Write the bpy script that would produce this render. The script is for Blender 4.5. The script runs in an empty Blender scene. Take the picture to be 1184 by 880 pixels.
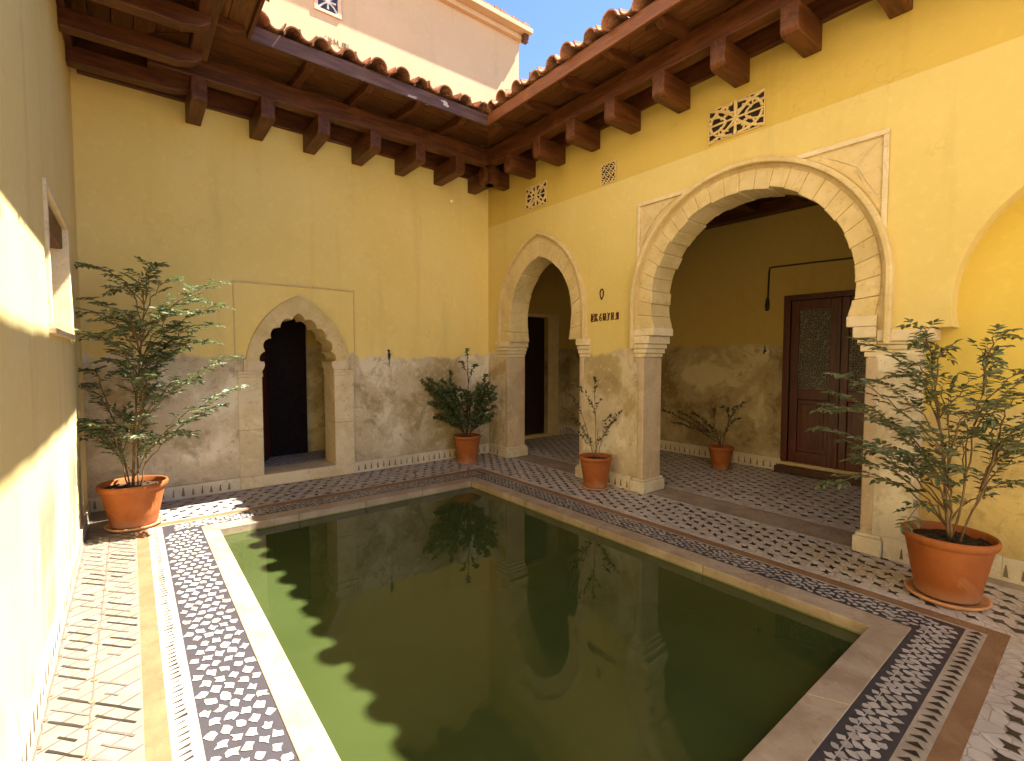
import bpy, math, random
from mathutils import Vector, Matrix
random.seed(7)
PI = math.pi
scene = bpy.context.scene
col = scene.collection
rnd = random.random
def U(a, b): return a + (b - a) * rnd()

# ------------------------------------------------------------------ mesh builder
class MB:
    def __init__(s): s.v, s.f, s.m, s.t = [], [], [], []
    def add(s, vs, fs, mi=0, tint=0.5):
        n = len(s.v); s.v += [tuple(p) for p in vs]
        for f in fs:
            s.f.append([i + n for i in f]); s.m.append(mi); s.t.append(tint)
    def box(s, x0, x1, y0, y1, z0, z1, mi=0, tint=0.5):
        s.add([(x0,y0,z0),(x1,y0,z0),(x1,y1,z0),(x0,y1,z0),(x0,y0,z1),(x1,y0,z1),(x1,y1,z1),(x0,y1,z1)],
              [(0,3,2,1),(4,5,6,7),(0,1,5,4),(1,2,6,5),(2,3,7,6),(3,0,4,7)], mi, tint)
    def prism(s, pts, axis, a0, a1, mi=0, tint=0.5):
        def P(a, u, v): return (a,u,v) if axis == 'x' else ((u,a,v) if axis == 'y' else (u,v,a))
        n = len(pts)
        vs = [P(a0,u,v) for u,v in pts] + [P(a1,u,v) for u,v in pts]
        fs = [list(range(n))[::-1], list(range(n, 2*n))] + [(i,(i+1)%n,n+(i+1)%n,n+i) for i in range(n)]
        s.add(vs, fs, mi, tint)
    def ring(s, inner, outer, axis, a0, a1, mi=0, tint=0.5, close_ends=True):
        """strip solid between two open 2D paths of equal length"""
        def P(a, q): return (a,q[0],q[1]) if axis == 'x' else ((q[0],a,q[1]) if axis == 'y' else (q[0],q[1],a))
        n = len(inner)
        vs = [P(a0,q) for q in inner]+[P(a0,q) for q in outer]+[P(a1,q) for q in inner]+[P(a1,q) for q in outer]
        fs = []
        for i in range(n-1):
            j = i+1
            fs += [(i,j,n+j,n+i),(2*n+i,3*n+i,3*n+j,2*n+j),(i,2*n+i,2*n+j,j),(n+i,n+j,3*n+j,3*n+i)]
        if close_ends: fs += [(0,n,3*n,2*n),(n-1,3*n-1,4*n-1,2*n-1)]
        s.add(vs, fs, mi, tint)
    def tube(s, pts, rad, n=6, mi=0, tint=0.5):
        pts = [Vector(p) for p in pts]
        if not hasattr(rad, '__len__'): rad = [rad]*len(pts)
        vs, fs = [], []
        up = Vector((0.13,0.31,1)).normalized()
        for i, p in enumerate(pts):
            d = (pts[min(i+1,len(pts)-1)] - pts[max(i-1,0)])
            if d.length < 1e-9: d = Vector((0,0,1))
            d.normalize()
            a = d.cross(up)
            if a.length < 1e-3: a = d.cross(Vector((1,0,0)))
            a.normalize(); b = d.cross(a)
            for k in range(n):
                t = 2*PI*k/n
                vs.append(p + (a*math.cos(t)+b*math.sin(t))*rad[i])
        for i in range(len(pts)-1):
            for k in range(n):
                k2 = (k+1)%n
                fs.append((i*n+k, i*n+k2, (i+1)*n+k2, (i+1)*n+k))
        fs.append(tuple(range(n))[::-1]); fs.append(tuple((len(pts)-1)*n+k for k in range(n)))
        s.add(vs, fs, mi, tint)
    def lathe(s, prof, n=40, cx=0, cy=0, mi=0, tint=0.5, wob=0.0):
        vs, fs = [], []
        for r, z in prof:
            for k in range(n):
                t = 2*PI*k/n
                rr = r*(1+wob*math.sin(3*t+1)+wob*.6*math.sin(5*t))
                vs.append((cx+rr*math.cos(t), cy+rr*math.sin(t), z))
        for i in range(len(prof)-1):
            for k in range(n):
                k2=(k+1)%n
                fs.append((i*n+k,i*n+k2,(i+1)*n+k2,(i+1)*n+k))
        s.add(vs, fs, mi, tint)
    def quad(s, a, b, c, d, mi=0, tint=0.5): s.add([a,b,c,d],[(0,1,2,3)],mi,tint)
    def build(s, name, mats, parent=None, smooth=False, bevel=0.0, seg=2, ang=35, weld=False):
        me = bpy.data.meshes.new(name)
        off = Vector((0,0,0))
        if parent is not None:
            off = parent.get('_o', None); off = Vector(off) if off is not None else Vector((0,0,0))
        me.from_pydata([Vector(p)-off for p in s.v], [], s.f)
        if not isinstance(mats, (list,tuple)): mats = [mats]
        for m in mats: me.materials.append(m)
        me.polygons.foreach_set('material_index', s.m)
        at = me.attributes.new('tint', 'FLOAT', 'FACE'); at.data.foreach_set('value', s.t)
        if smooth: me.polygons.foreach_set('use_smooth', [True]*len(s.f))
        me.update()
        o = bpy.data.objects.new(name, me); col.objects.link(o)
        if parent is not None: o.parent = parent; o['_o'] = list(off)
        if bevel:
            b = o.modifiers.new('bevel','BEVEL'); b.width = bevel; b.segments = seg; b.limit_method='ANGLE'; b.angle_limit=math.radians(ang)
        return o

def tag(o, label=None, cat=None, group=None, kind=None):
    if label: o['label'] = label
    if cat: o['category'] = cat
    if group: o['group'] = group
    if kind: o['kind'] = kind
    return o
def thing(name, label, cat, loc=(0,0,0), group=None, rotz=0.0, local=False):
    o = bpy.data.objects.new(name, None); col.objects.link(o)
    o.location = loc; o.rotation_euler = (0,0,rotz); o.empty_display_size = .1
    o['_o'] = [0.0,0.0,0.0] if local else list(loc)     # local: its parts are modelled in its own coordinates
    return tag(o, label, cat, group)
def instance(o, parent, loc):
    c = o.copy(); col.objects.link(c); c.parent = parent; c.location = loc
    return c

# ------------------------------------------------------------------ materials
class NT:
    def __init__(s, name):
        s.mat = bpy.data.materials.new(name); s.mat.use_nodes = True
        s.nt = s.mat.node_tree; s.N = s.nt.nodes; s.L = s.nt.links
        s.bsdf = s.N['Principled BSDF']
    def new(s, t, **kw):
        n = s.N.new(t)
        for k, v in kw.items(): setattr(n, k, v)
        return n
    def link(s, a, b): s.L.new(a, b)
    def setin(s, sock, v):
        if hasattr(v, 'is_linked') or isinstance(v, bpy.types.NodeSocket): s.L.new(v, sock)
        elif isinstance(v, (tuple,list)) and len(v) == 3 and sock.type == 'RGBA': sock.default_value = (*v, 1)
        else: sock.default_value = v
    def pos(s): return s.new('ShaderNodeNewGeometry').outputs['Position']
    def obj(s): return s.new('ShaderNodeTexCoord').outputs['Object']
    def map(s, vec, scale=(1,1,1), rot=(0,0,0), loc=(0,0,0)):
        n = s.new('ShaderNodeMapping'); s.link(vec, n.inputs['Vector'])
        n.inputs['Scale'].default_value = scale; n.inputs['Rotation'].default_value = rot; n.inputs['Location'].default_value = loc
        return n.outputs[0]
    def noise(s, vec, scale=5, detail=5, rough=.55, dist=0.0):
        n = s.new('ShaderNodeTexNoise'); s.link(vec, n.inputs['Vector'])
        n.inputs['Scale'].default_value=scale; n.inputs['Detail'].default_value=detail
        n.inputs['Roughness'].default_value=rough; n.inputs['Distortion'].default_value=dist
        return n.outputs['Fac']
    def voro(s, vec, scale=5, feature='DISTANCE_TO_EDGE', out='Distance', rnd=1.0):
        n = s.new('ShaderNodeTexVoronoi', feature=feature); s.link(vec, n.inputs['Vector'])
        n.inputs['Scale'].default_value=scale; n.inputs['Randomness'].default_value=rnd
        return n.outputs[out]
    def ramp(s, fac, a, b, va=0.0, vb=1.0, smooth=True):
        n = s.new('ShaderNodeMapRange'); s.link(fac, n.inputs['Value'])
        if smooth: n.interpolation_type='SMOOTHSTEP'
        n.inputs['From Min'].default_value=a; n.inputs['From Max'].default_value=b
        n.inputs['To Min'].default_value=va; n.inputs['To Max'].default_value=vb
        return n.outputs[0]
    def mix(s, f, a, b, mode='MIX'):
        n = s.new('ShaderNodeMix', data_type='RGBA', blend_type=mode)
        s.setin(n.inputs[0], f); s.setin(n.inputs[6], a); s.setin(n.inputs[7], b)
        return n.outputs[2]
    def math(s, op, a, b=0.0, c=None):
        n = s.new('ShaderNodeMath', operation=op)
        s.setin(n.inputs[0], a); s.setin(n.inputs[1], b)
        if c is not None: s.setin(n.inputs[2], c)
        return n.outputs[0]
    def sep(s, vec):
        n = s.new('ShaderNodeSeparateXYZ'); s.link(vec, n.inputs[0]); return n.outputs
    def tint(s):
        n = s.new('ShaderNodeAttribute'); n.attribute_name='tint'; return n.outputs['Fac']
    def bump(s, h, strength=.3, dist=.01):
        n = s.new('ShaderNodeBump'); s.link(h, n.inputs['Height'])
        n.inputs['Strength'].default_value=strength; n.inputs['Distance'].default_value=dist
        s.link(n.outputs[0], s.bsdf.inputs['Normal'])
    def out(s, color, rough=.8, spec=.3):
        s.setin(s.bsdf.inputs['Base Color'], color); s.setin(s.bsdf.inputs['Roughness'], rough)
        s.bsdf.inputs['Specular IOR Level'].default_value = spec
        return s.mat

def plaster(name, yellow, yellow2, dado=None, edge=1.66, rag=.30, band=None, stain=0.0,
            cream=(.74,.64,.46), ochre=(.40,.295,.14), grey=(.57,.46,.30), seedloc=0.0):
    n = NT(name); p = n.map(n.pos(), loc=(seedloc, seedloc*.7, 0)); z = n.sep(n.pos())[2]
    big = n.noise(p, .55, 5, .55, .3); mid = n.noise(p, 2.1, 7, .6, .6); fine = n.noise(p, 14, 6, .65); mic = n.noise(p, 90, 4, .7)
    c = n.mix(n.ramp(big,.35,.68), yellow, yellow2)
    st = n.noise(n.map(p, scale=(2.2,2.2,.22)), 1.6, 6, .6)           # vertical weather streaks
    c = n.mix(n.math('MULTIPLY', n.ramp(st,.52,.75), .27), c, tuple(q*.62 for q in yellow))
    c = n.mix(n.math('MULTIPLY', n.ramp(fine,.5,.72), .24), c, tuple(min(1,q*1.18) for q in yellow2))
    c = n.mix(n.math('MULTIPLY', n.ramp(n.noise(p,5.5,6,.7,1.0),.58,.70), .18), c, tuple(q*.7 for q in yellow))
    wv = n.new('ShaderNodeVectorMath', operation='ADD'); n.link(p, wv.inputs[0])
    nz = n.new('ShaderNodeTexNoise'); n.link(p, nz.inputs['Vector']); nz.inputs['Scale'].default_value = 2.4; nz.inputs['Detail'].default_value = 6
    n.link(nz.outputs['Color'], wv.inputs[1])
    cr = n.math('MULTIPLY', n.ramp(n.voro(wv.outputs[0], .85), .0035, .0075, 1, 0), n.ramp(n.noise(p, .9, 3), .54, .62))
    c = n.mix(n.math('MULTIPLY', cr, .13), c, tuple(q*.45 for q in yellow))
    if band:
        c = n.mix(n.ramp(z, band[0]-.006, band[0]+.006), c, n.mix(1.0, c, band[1], 'MULTIPLY'))
    h = n.math('ADD', n.math('MULTIPLY', mid, .5), n.math('MULTIPLY', fine, .35))
    if dado:
        warp = n.math('ADD', z, n.math('MULTIPLY', n.math('SUBTRACT', n.noise(p,1.5,9,.66,.8), .5), rag))
        m = n.ramp(warp, edge-.03, edge+.03, 1, 0)
        cl = n.noise(n.map(p, loc=(3,5,1)), 1.0, 9, .66, .35)
        d = n.mix(n.ramp(cl,.38,.50), ochre, grey)
        d = n.mix(n.ramp(cl,.51,.60), d, cream)
        d = n.mix(n.math('MULTIPLY', n.ramp(n.noise(p,4.5,8,.7,.6),.50,.66), .55), d, tuple(q*.62 for q in ochre))
        d = n.mix(n.math('MULTIPLY', n.ramp(fine,.55,.66), .38), d, cream)
        d = n.mix(n.math('MULTIPLY', n.ramp(n.noise(p,38,5,.7),.60,.68), .45), d, (.17,.12,.07))
        d = n.mix(n.math('MULTIPLY', n.ramp(z,.5,.12), .35), d, (.30,.24,.15))
        c = n.mix(m, c, d)
        h = n.math('ADD', h, n.math('MULTIPLY', n.math('MULTIPLY', m, n.noise(p,26,7,.7)), .7))
        h = n.math('SUBTRACT', h, n.math('MULTIPLY', m, .35))
    if stain:
        sm = n.math('MULTIPLY', n.ramp(n.noise(n.map(p, scale=(1,1,.42)),2.4,7,.62,.5),.47,.60), n.ramp(z,1.0,.7))
        c = n.mix(n.math('MULTIPLY', sm, stain), c, (.21,.17,.125))
    n.bump(n.math('ADD', h, n.math('MULTIPLY', mic, .10)), .45, .02)
    return n.out(c, .88, .2)

def stone(name, a, b, dark, sc=1.0, rough=.75, spec=.3):
    n = NT(name); p = n.pos()
    c = n.mix(n.ramp(n.noise(p,3*sc,7,.62,.5),.36,.64), a, b)
    c = n.mix(n.math('MULTIPLY', n.math('SUBTRACT', n.tint(), .5), 0.9), c, tuple(q*.55 for q in a))
    c = n.mix(n.math('MULTIPLY', n.ramp(n.noise(p,16*sc,6,.7),.55,.7), .45), c, dark)
    c = n.mix(n.math('MULTIPLY', n.ramp(n.noise(p,5*sc,8,.7,1.5),.57,.64), .35), c, tuple(min(1,q*1.25) for q in b))
    v = n.voro(n.map(p, scale=(1,1,1)), 2.3*sc)
    c = n.mix(n.math('MULTIPLY', n.ramp(n.math('ADD', v, n.math('MULTIPLY', n.noise(p,20,4),.02)),.012,.017,1,0), .25), c, dark)
    n.bump(n.math('ADD', n.noise(p,12*sc,8,.68), n.math('MULTIPLY', n.noise(p,70,4,.7),.3)), .5, .012)
    return n.out(c, rough, spec)

def wood(name, axis, a=(.145,.046,.010), b=(.066,.018,.004), rough=.5, spec=.35, world=False):
    n = NT(name); p = n.pos() if world else n.obj()
    sc = [9,9,9]; sc[axis] = .9
    oi = n.new('ShaderNodeObjectInfo'); 
    off = n.new('ShaderNodeVectorMath', operation='SCALE'); off.inputs[0].default_value=(7,3,5); n.link(oi.outputs['Random'], off.inputs['Scale'])
    ad = n.new('ShaderNodeVectorMath', operation='ADD'); n.link(p, ad.inputs[0]); n.link(off.outputs[0], ad.inputs[1])
    q = n.map(ad.outputs[0], scale=sc)
    g = n.noise(q, 2.2, 8, .62, .8); g2 = n.noise(q, 9, 5, .7, .3)
    c = n.mix(n.ramp(g,.36,.66), b, a)
    c = n.mix(n.math('MULTIPLY', n.ramp(g2,.5,.7), .4), c, tuple(x*1.75 for x in a))
    c = n.mix(n.math('MULTIPLY', n.math('SUBTRACT', n.tint(), .3), .7), c, tuple(x*.55 for x in b))
    c = n.mix(n.math('MULTIPLY', n.ramp(n.noise(p,3,6,.7),.55,.72), .3), c, tuple(x*2.0 for x in a))
    n.bump(n.math('ADD', g, n.math('MULTIPLY', g2, .5)), .35, .006)
    return n.out(c, rough, spec)

YEL = (.64,.405,.085); YEL2 = (.72,.475,.125)
M = {}
M['wall_back'] = plaster('plaster_back', (.77,.575,.185), (.82,.625,.235), True, 1.60, .55, seedloc=2.0)
M['wall_right'] = plaster('plaster_right', (.62,.465,.145), (.67,.52,.19), True, 1.67, .34, band=(3.72,(.90,.82,.52)), seedloc=11.0)
M['wall_left'] = plaster('plaster_left', (.74,.58,.235), (.79,.64,.31), None, stain=.85, seedloc=5.0)
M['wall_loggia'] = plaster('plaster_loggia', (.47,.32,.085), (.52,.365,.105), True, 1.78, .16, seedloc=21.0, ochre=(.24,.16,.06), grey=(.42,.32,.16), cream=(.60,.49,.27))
M['wall_niche'] = plaster('plaster_niche', (.60,.43,.075), (.65,.48,.11), True, 1.2, .5, seedloc=31.0, cream=(.72,.53,.2), ochre=(.5,.34,.1), grey=(.62,.46,.18))
M['house'] = plaster('plaster_house', (.57,.395,.225), (.61,.43,.255), None, seedloc=8.0)
M['stone'] = stone('cream_stone', (.575,.425,.185), (.66,.51,.255), (.30,.20,.09))
M['stone_pale'] = stone('pale_dressed_stone', (.62,.485,.275), (.72,.59,.38), (.30,.22,.13))
M['stone_pink'] = stone('pinkish_stone', (.48,.35,.22), (.58,.44,.28), (.28,.18,.10))
M['coping'] = stone('coping_stone', (.31,.225,.15), (.43,.335,.24), (.22,.125,.06), 1.0, .55, .4)
M['base'] = stone('skirting_stone', (.56,.46,.32), (.66,.57,.42), (.34,.26,.16))
M['motif'] = stone('skirting_motif', (.19,.14,.09), (.27,.20,.13), (.10,.07,.05))
M['slab'] = stone('threshold_slab', (.27,.205,.15), (.34,.26,.195), (.17,.12,.09), 1.0, .5, .4)
M['woodX'] = wood('timber_x', 0); M['woodY'] = wood('timber_y', 1); M['woodZ'] = wood('timber_z', 2)
M['soffit'] = wood('soffit_boards', 0, (.21,.080,.020), (.11,.038,.009))
M['door'] = wood('red_brown_door', 2, (.115,.026,.010), (.065,.013,.006), .38, .45)
M['darkdoor'] = wood('dark_door', 2, (.032,.010,.006), (.016,.005,.003), .5, .3)
def flat(name, c, rough=.6, spec=.3, var=.25, sc=12):
    n = NT(name); p = n.obj()
    k = n.mix(n.ramp(n.noise(p,sc,6,.65),.35,.65), tuple(q*(1-var) for q in c), tuple(min(1,q*(1+var)) for q in c))
    n.bump(n.noise(p,60,4,.7), .15, .004)
    return n.out(k, rough, spec)
M['iron'] = flat('black_iron', (.018,.013,.012), .5, .4)
M['paint'] = flat('dark_painted_lettering', (.085,.022,.012), .8, .1)
M['fadedpaint'] = flat('faded_lettering', (.20,.13,.075), .8, .1)
M['void'] = flat('hole_shade', (.03,.022,.013), .9, .1)
M['voidblue'] = flat('dark_blue_glass', (.03,.035,.05), .2, .5)
M['white'] = flat('white_enamel', (.62,.58,.50), .5, .4)
M['black'] = flat('near_black', (.004,.003,.003), .95, .05)  # near-black, assigned to no part
M['black2'] = flat('unlit_dark_wood', (.012,.006,.005), .7, .1)  # near-black colour holds the unlit dark of the inner doorway
M['canvas'] = flat('blocker_canvas', (.60,.52,.40), .9, .1)

def m_tile_pale():
    n = NT('pale_floor_tile'); p = n.pos()
    c = n.mix(n.ramp(n.noise(p,9,5,.6),.35,.65), (.47,.41,.37), (.58,.52,.475))
    cell = n.voro(p, 13, 'F1', 'Color', .9)
    bw = n.new('ShaderNodeRGBToBW'); n.link(cell, bw.inputs[0])
    c = n.mix(n.math('MULTIPLY', bw.outputs[0], .45), c, (.33,.265,.225))
    e = n.voro(p, 13, rnd=.9)
    c = n.mix(n.math('MULTIPLY', n.ramp(e,.02,.045,1,0), .55), c, (.23,.18,.14))
    c = n.mix(n.math('MULTIPLY', n.ramp(n.noise(p,1.3,7,.7),.48,.68), .38), c, (.30,.235,.185))
    n.bump(n.ramp(e,.0,.06), .25, .004)
    return n.out(c, n.ramp(n.noise(p,6,4),.3,.7,.32,.6), .4)
M['pale'] = m_tile_pale()
def m_tile_white():
    n = NT('white_floor_tile'); p = n.pos()
    c = n.mix(n.ramp(n.noise(p,7,6,.6),.35,.65), (.205,.165,.125), (.255,.21,.16))
    c = n.mix(n.math('MULTIPLY', n.ramp(n.noise(p,2.3,6,.7),.52,.7), .35), c, (.16,.12,.085))
    n.bump(n.noise(p,25,5,.6), .2, .004)
    return n.out(c, .5, .4)
M['whitetile'] = m_tile_white()
M['strip_tile'] = stone('cream_strip_tile', (.33,.27,.21), (.42,.35,.28), (.22,.16,.11), 1.5, .5, .4)
def m_chip(name, a, b, rough=.4):
    n = NT(name); p = n.pos()
    c = n.mix(n.tint(), a, b)
    c = n.mix(n.math('MULTIPLY', n.ramp(n.noise(p,30,5,.7),.5,.7), .35), c, tuple(q*.6 for q in a))
    n.bump(n.noise(p,60,4,.6), .2, .003)
    return n.out(c, rough, .4)
M['dark'] = m_chip('dark_floor_chip', (.016,.014,.015), (.045,.038,.038))
M['darkbase'] = m_chip('dark_mosaic_base', (.040,.035,.042), (.060,.053,.060), .45)
M['chip'] = m_chip('white_mosaic_chip', (.36,.32,.285), (.48,.435,.395))
M['terra_strip'] = stone('terracotta_strip', (.215,.112,.056), (.26,.145,.076), (.14,.07,.035), 1.4, .55, .3)
M['walkline'] = m_chip('brown_walk_line', (.10,.085,.075), (.16,.135,.115), .7)

def m_terracotta():
    n = NT('terracotta_pot'); p = n.obj()
    c = n.mix(n.ramp(n.noise(p,4,6,.6),.35,.65), (.29,.080,.016), (.36,.110,.026))
    c = n.mix(n.math('MULTIPLY', n.ramp(n.noise(p,2.2,8,.7,.7),.50,.66), .60), c, (.46,.23,.11))
    c = n.mix(n.math('MULTIPLY', n.ramp(n.noise(p,22,6,.7),.58,.7), .3), c, (.26,.085,.035))
    c = n.mix(n.math('MULTIPLY', n.ramp(n.sep(p)[2],.10,.0), .35), c, (.50,.34,.24))
    n.bump(n.noise(n.map(p, scale=(1,1,6)),18,5,.6), .16, .006)
    return n.out(c, .72, .3)
M['grille'] = stone('grille_plaster', (.64,.45,.17), (.72,.53,.24), (.3,.2,.09), 2)
M['pot'] = m_terracotta()
M['saucer'] = flat('terracotta_saucer', (.52,.26,.125), .75, .2, .15, 8)
M['soil'] = flat('potting_soil', (.045,.028,.018), .95, .1, .5, 40)
def m_leaf(name, a, b, tr=.25):
    n = NT(name); c = n.mix(n.tint(), a, b)
    n.out(c, .42, .45)
    t = n.new('ShaderNodeBsdfTranslucent'); n.link(n.mix(.5, c, (.16,.22,.04)), t.inputs[0])
    mx = n.new('ShaderNodeMixShader'); mx.inputs[0].default_value = tr
    n.link(n.bsdf.outputs[0], mx.inputs[1]); n.link(t.outputs[0], mx.inputs[2])
    n.link(mx.outputs[0], n.N['Material Output'].inputs[0])
    return n.mat
M['leaf'] = m_leaf('green_leaf', (.075,.094,.036), (.19,.21,.105))
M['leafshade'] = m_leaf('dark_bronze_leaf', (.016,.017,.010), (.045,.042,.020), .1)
M['leafpale'] = m_leaf('pale_sunlit_leaf', (.075,.098,.040), (.215,.24,.135), .3)
M['leafdark'] = m_leaf('dark_green_leaf', (.065,.095,.036), (.17,.205,.092), .35)
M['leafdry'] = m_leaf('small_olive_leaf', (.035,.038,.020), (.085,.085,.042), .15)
M['bark'] = wood('twig_bark', 2, (.24,.15,.07), (.13,.075,.035), .8, .2)
M['barkdark'] = wood('dark_twig_bark', 2, (.12,.07,.035), (.06,.035,.02), .8, .2)
def m_rooftile():
    n = NT('clay_roof_tile'); p = n.pos()
    c = n.mix(n.tint(), (.30,.115,.05), (.44,.20,.10))
    c = n.mix(n.ramp(n.noise(p,11,7,.7),.50,.66), c, (.16,.085,.055))
    c = n.mix(n.math('MULTIPLY', n.ramp(n.noise(p,26,6,.7),.56,.66), .7), c, (.55,.42,.30))
    n.bump(n.noise(p,30,6,.7), .5, .01)
    return n.out(c, .85, .2)
M['rooftile'] = m_rooftile()
def m_fascia():
    n = NT('weathered_fascia'); p = n.pos()
    c = n.mix(n.ramp(n.noise(n.map(p, scale=(1,8,8)),3,7,.6),.38,.64), (.085,.042,.035), (.14,.075,.062))
    c = n.mix(n.ramp(n.noise(n.map(p, scale=(1.2,2,2)),2.6,4,.5),.645,.66), c, (.55,.45,.42))
    n.bump(n.noise(p,25,6,.7), .4, .006)
    return n.out(c, .65, .3)
M['fascia_back'] = m_fascia()
def m_water():
    n = NT('green_pool_water'); p = n.pos()
    c = n.mix(n.ramp(n.noise(p,.8,4,.6),.3,.7), (.037,.052,.013), (.046,.062,.018))
    n.out(c, .012, .5); n.bsdf.inputs['IOR'].default_value = 1.45
    n.bump(n.noise(p,3.5,3,.5,.4), .012, .02)
    return n.mat
M['water'] = m_water()
def m_lattice():
    n = NT('patterned_door_glass'); p = n.pos()
    e = n.voro(p, 34, rnd=.75)
    f = n.ramp(n.math('ADD', e, n.math('MULTIPLY', n.noise(p,60,3),.012)), .10,.16,1,0)
    return n, f
n_, f_ = m_lattice()
M['glass'] = n_.out(n_.mix(f_, (.022,.019,.014), n_.mix(n_.noise(n_.pos(),5,4), (.09,.075,.05), (.33,.28,.19))), n_.math('SUBTRACT', .55, n_.math('MULTIPLY', f_, -.1)), .4)

# ------------------------------------------------------------------ path helpers
def arc(cx, cy, r, a0, a1, n):
    return [(cx + r*math.cos(a0+(a1-a0)*i/n), cy + r*math.sin(a0+(a1-a0)*i/n)) for i in range(n+1)]
def pointed(c, zs, hw, rise, n, zlow=None, low_hw=None):
    """left foot -> apex -> right foot of a two centred arch; u grows to the right"""
    a = (rise*rise - hw*hw)/(2*hw); R = hw + a
    ang = math.asin(rise/R)
    L = [(c + a - R*math.cos(ang*i/n), zs + R*math.sin(ang*i/n)) for i in range(n+1)]
    Rr = [(c - a + R*math.cos(ang*i/n), zs + R*math.sin(ang*i/n)) for i in range(n, -1, -1)]
    pts = L + Rr[1:]
    if zlow is not None:
        k = 5
        left = [(c - (low_hw + (hw-low_hw)*math.sin(PI/2*i/k)), zlow + (zs-zlow)*i/k) for i in range(k)]
        pts = left + pts + [(2*c-u, v) for u, v in left[::-1]]
    return pts
def circ(c, zc, r, zlow, n, straight=False):
    """horseshoe: left foot -> top -> right foot; straight: vertical below the centre"""
    if straight:
        pts = arc(c, zc, r, PI, 0, n); k = 5
        return [(c-r, zlow+(zc-zlow)*i/k) for i in range(k)] + pts + [(c+r, zc-(zc-zlow)*(i+1)/k) for i in range(k)]
    d = math.asin((zc-zlow)/r)
    return arc(c, zc, r, PI+d, -d, n+10)
def resample(path, n):
    L = [0]
    for a, b in zip(path, path[1:]): L.append(L[-1]+math.hypot(b[0]-a[0], b[1]-a[1]))
    out, j = [], 0
    for i in range(n+1):
        t = L[-1]*i/n
        while j < len(L)-2 and L[j+1] < t: j += 1
        f = (t-L[j])/max(1e-9, L[j+1]-L[j])
        out.append((path[j][0]+(path[j+1][0]-path[j][0])*f, path[j][1]+(path[j+1][1]-path[j][1])*f))
    return out
def flipu(path): return [(-u, v) for u, v in path]

# ------------------------------------------------------------------ ground, floor, pool
XL = -5.07; YF = -8.3; YR = -14.5; XB = 2.5; YE = .65
def sheet(name, mat, rects, z):
    b = MB()
    for x0,x1,y0,y1 in rects: b.quad((x0,y0,z),(x1,y0,z),(x1,y1,z),(x0,y1,z))
    return b
g = MB(); g.quad((-150,-150,-.45),(150,-150,-.45),(150,150,-.45),(-150,150,-.45))
tag(g.build('ground', flat('earth_ground', (.22,.16,.10), .95, .1, .3, 2)), kind='structure')

R0 = (-4.21,-1.11,-5.85,-1.22)   # coping outer
RI = (-4.08,-1.29,-5.69,-1.42)   # coping inner
R1 = (-4.50,-.87,-6.05,-.99)     # mosaic band
R2 = (-4.605,-.85,-6.14,-.975)   # triangle strip
R3 = (-4.69,-.76,-6.225,-.86)    # terracotta strip
def frame_quads(b, o, i, z, mi=0, split=None):
    ox0,ox1,oy0,oy1 = o; ix0,ix1,iy0,iy1 = i
    b.quad((ox0,oy0,z),(ix0,iy0,z),(ix0,iy1,z),(ox0,oy1,z),mi)
    b.quad((ox1,oy1,z),(ix1,iy1,z),(ix1,iy0,z),(ox1,oy0,z),mi)
    b.quad((ox0,oy1,z),(ix0,iy1,z),(ix1,iy1,z),(ox1,oy1,z),mi)
    b.quad((ox1,oy0,z),(ix1,iy0,z),(ix0,iy0,z),(ox0,oy0,z),mi)
def kite(b, x, y, L, W, ang, z, mi, tint, pinch=.55, jit=.12):
    ca, sa = math.cos(ang), math.sin(ang)
    P = []
    for k, (u, v) in enumerate([(L,0),(L*.5*pinch,W*.5*pinch),(0,W),(-L*.5*pinch,W*.5*pinch),(-L,0),(-L*.5*pinch,-W*.5*pinch),(0,-W),(L*.5*pinch,-W*.5*pinch)]):
        u += L*U(-jit,jit); v += W*U(-jit,jit)
        P.append((x+u*ca-v*sa, y+u*sa+v*ca, z))
    b.add(P, [tuple(range(8))], mi, tint)
def inside(x, y, r, m=0.0): return r[0]-m < x < r[1]+m and r[2]-m < y < r[3]+m

# floor field of pale tiles with dark inlay
b = MB(); z0 = 0.0
X0, X1 = XL+.38, .05
b.quad((R3[1],YF,z0),(X1,YF,z0),(X1,0,z0),(R3[1],0,z0)); b.quad((XL,YR,z0),(4,YR,z0),(4,YF,z0),(XL,YF,z0))  # second quad: open patio behind the camera, added to bounce sunlight
b.quad((R3[0],R3[3],z0),(R3[1],R3[3],z0),(R3[1],0,z0),(R3[0],0,z0))
b.quad((R3[0],YF,z0),(R3[1],YF,z0),(R3[1],R3[2],z0),(R3[0],R3[2],z0))
def inlay(b, x0,x1,y0,y1, avoid=None, dx=.1, dy=.08, z=.003, L=.036, W=.026, ang=.5, skip=.0, jit=.16, wander=.006, turn=.18):
    r = 0; y = y0+dy*.5
    while y < y1:
        x = x0 + dx*(.25 if r % 2 else .75)
        while x < x1:
            if not (avoid and inside(x,y,avoid,.04)) and rnd() > skip and x0+L<x<x1-L and y0+W<y<y1-W:
                kite(b, x+U(-wander,wander), y+U(-wander,wander), L*U(.75,1.2), W*U(.75,1.2), ang+U(-turn,turn), z, 1, rnd(), .6, jit)
            x += dx
        y += dy; r += 1
inlay(b, R3[0], R3[1], -8.5, R3[2], dx=.115, dy=.092, L=.058, W=.044, ang=.9, wander=.004, jit=.1)
inlay(b, R3[1], X1, -8.5, 0, dx=.125, dy=.10, L=.055, W=.036, ang=.9, turn=.5)
inlay(b, R3[0], R3[1], R3[3], 0, dx=.14, dy=.115, L=.072, W=.036, ang=.55, turn=.9, wander=.018)
tag(b.build('courtyard_floor', [M['pale'], M['dark']]), kind='structure')

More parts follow.
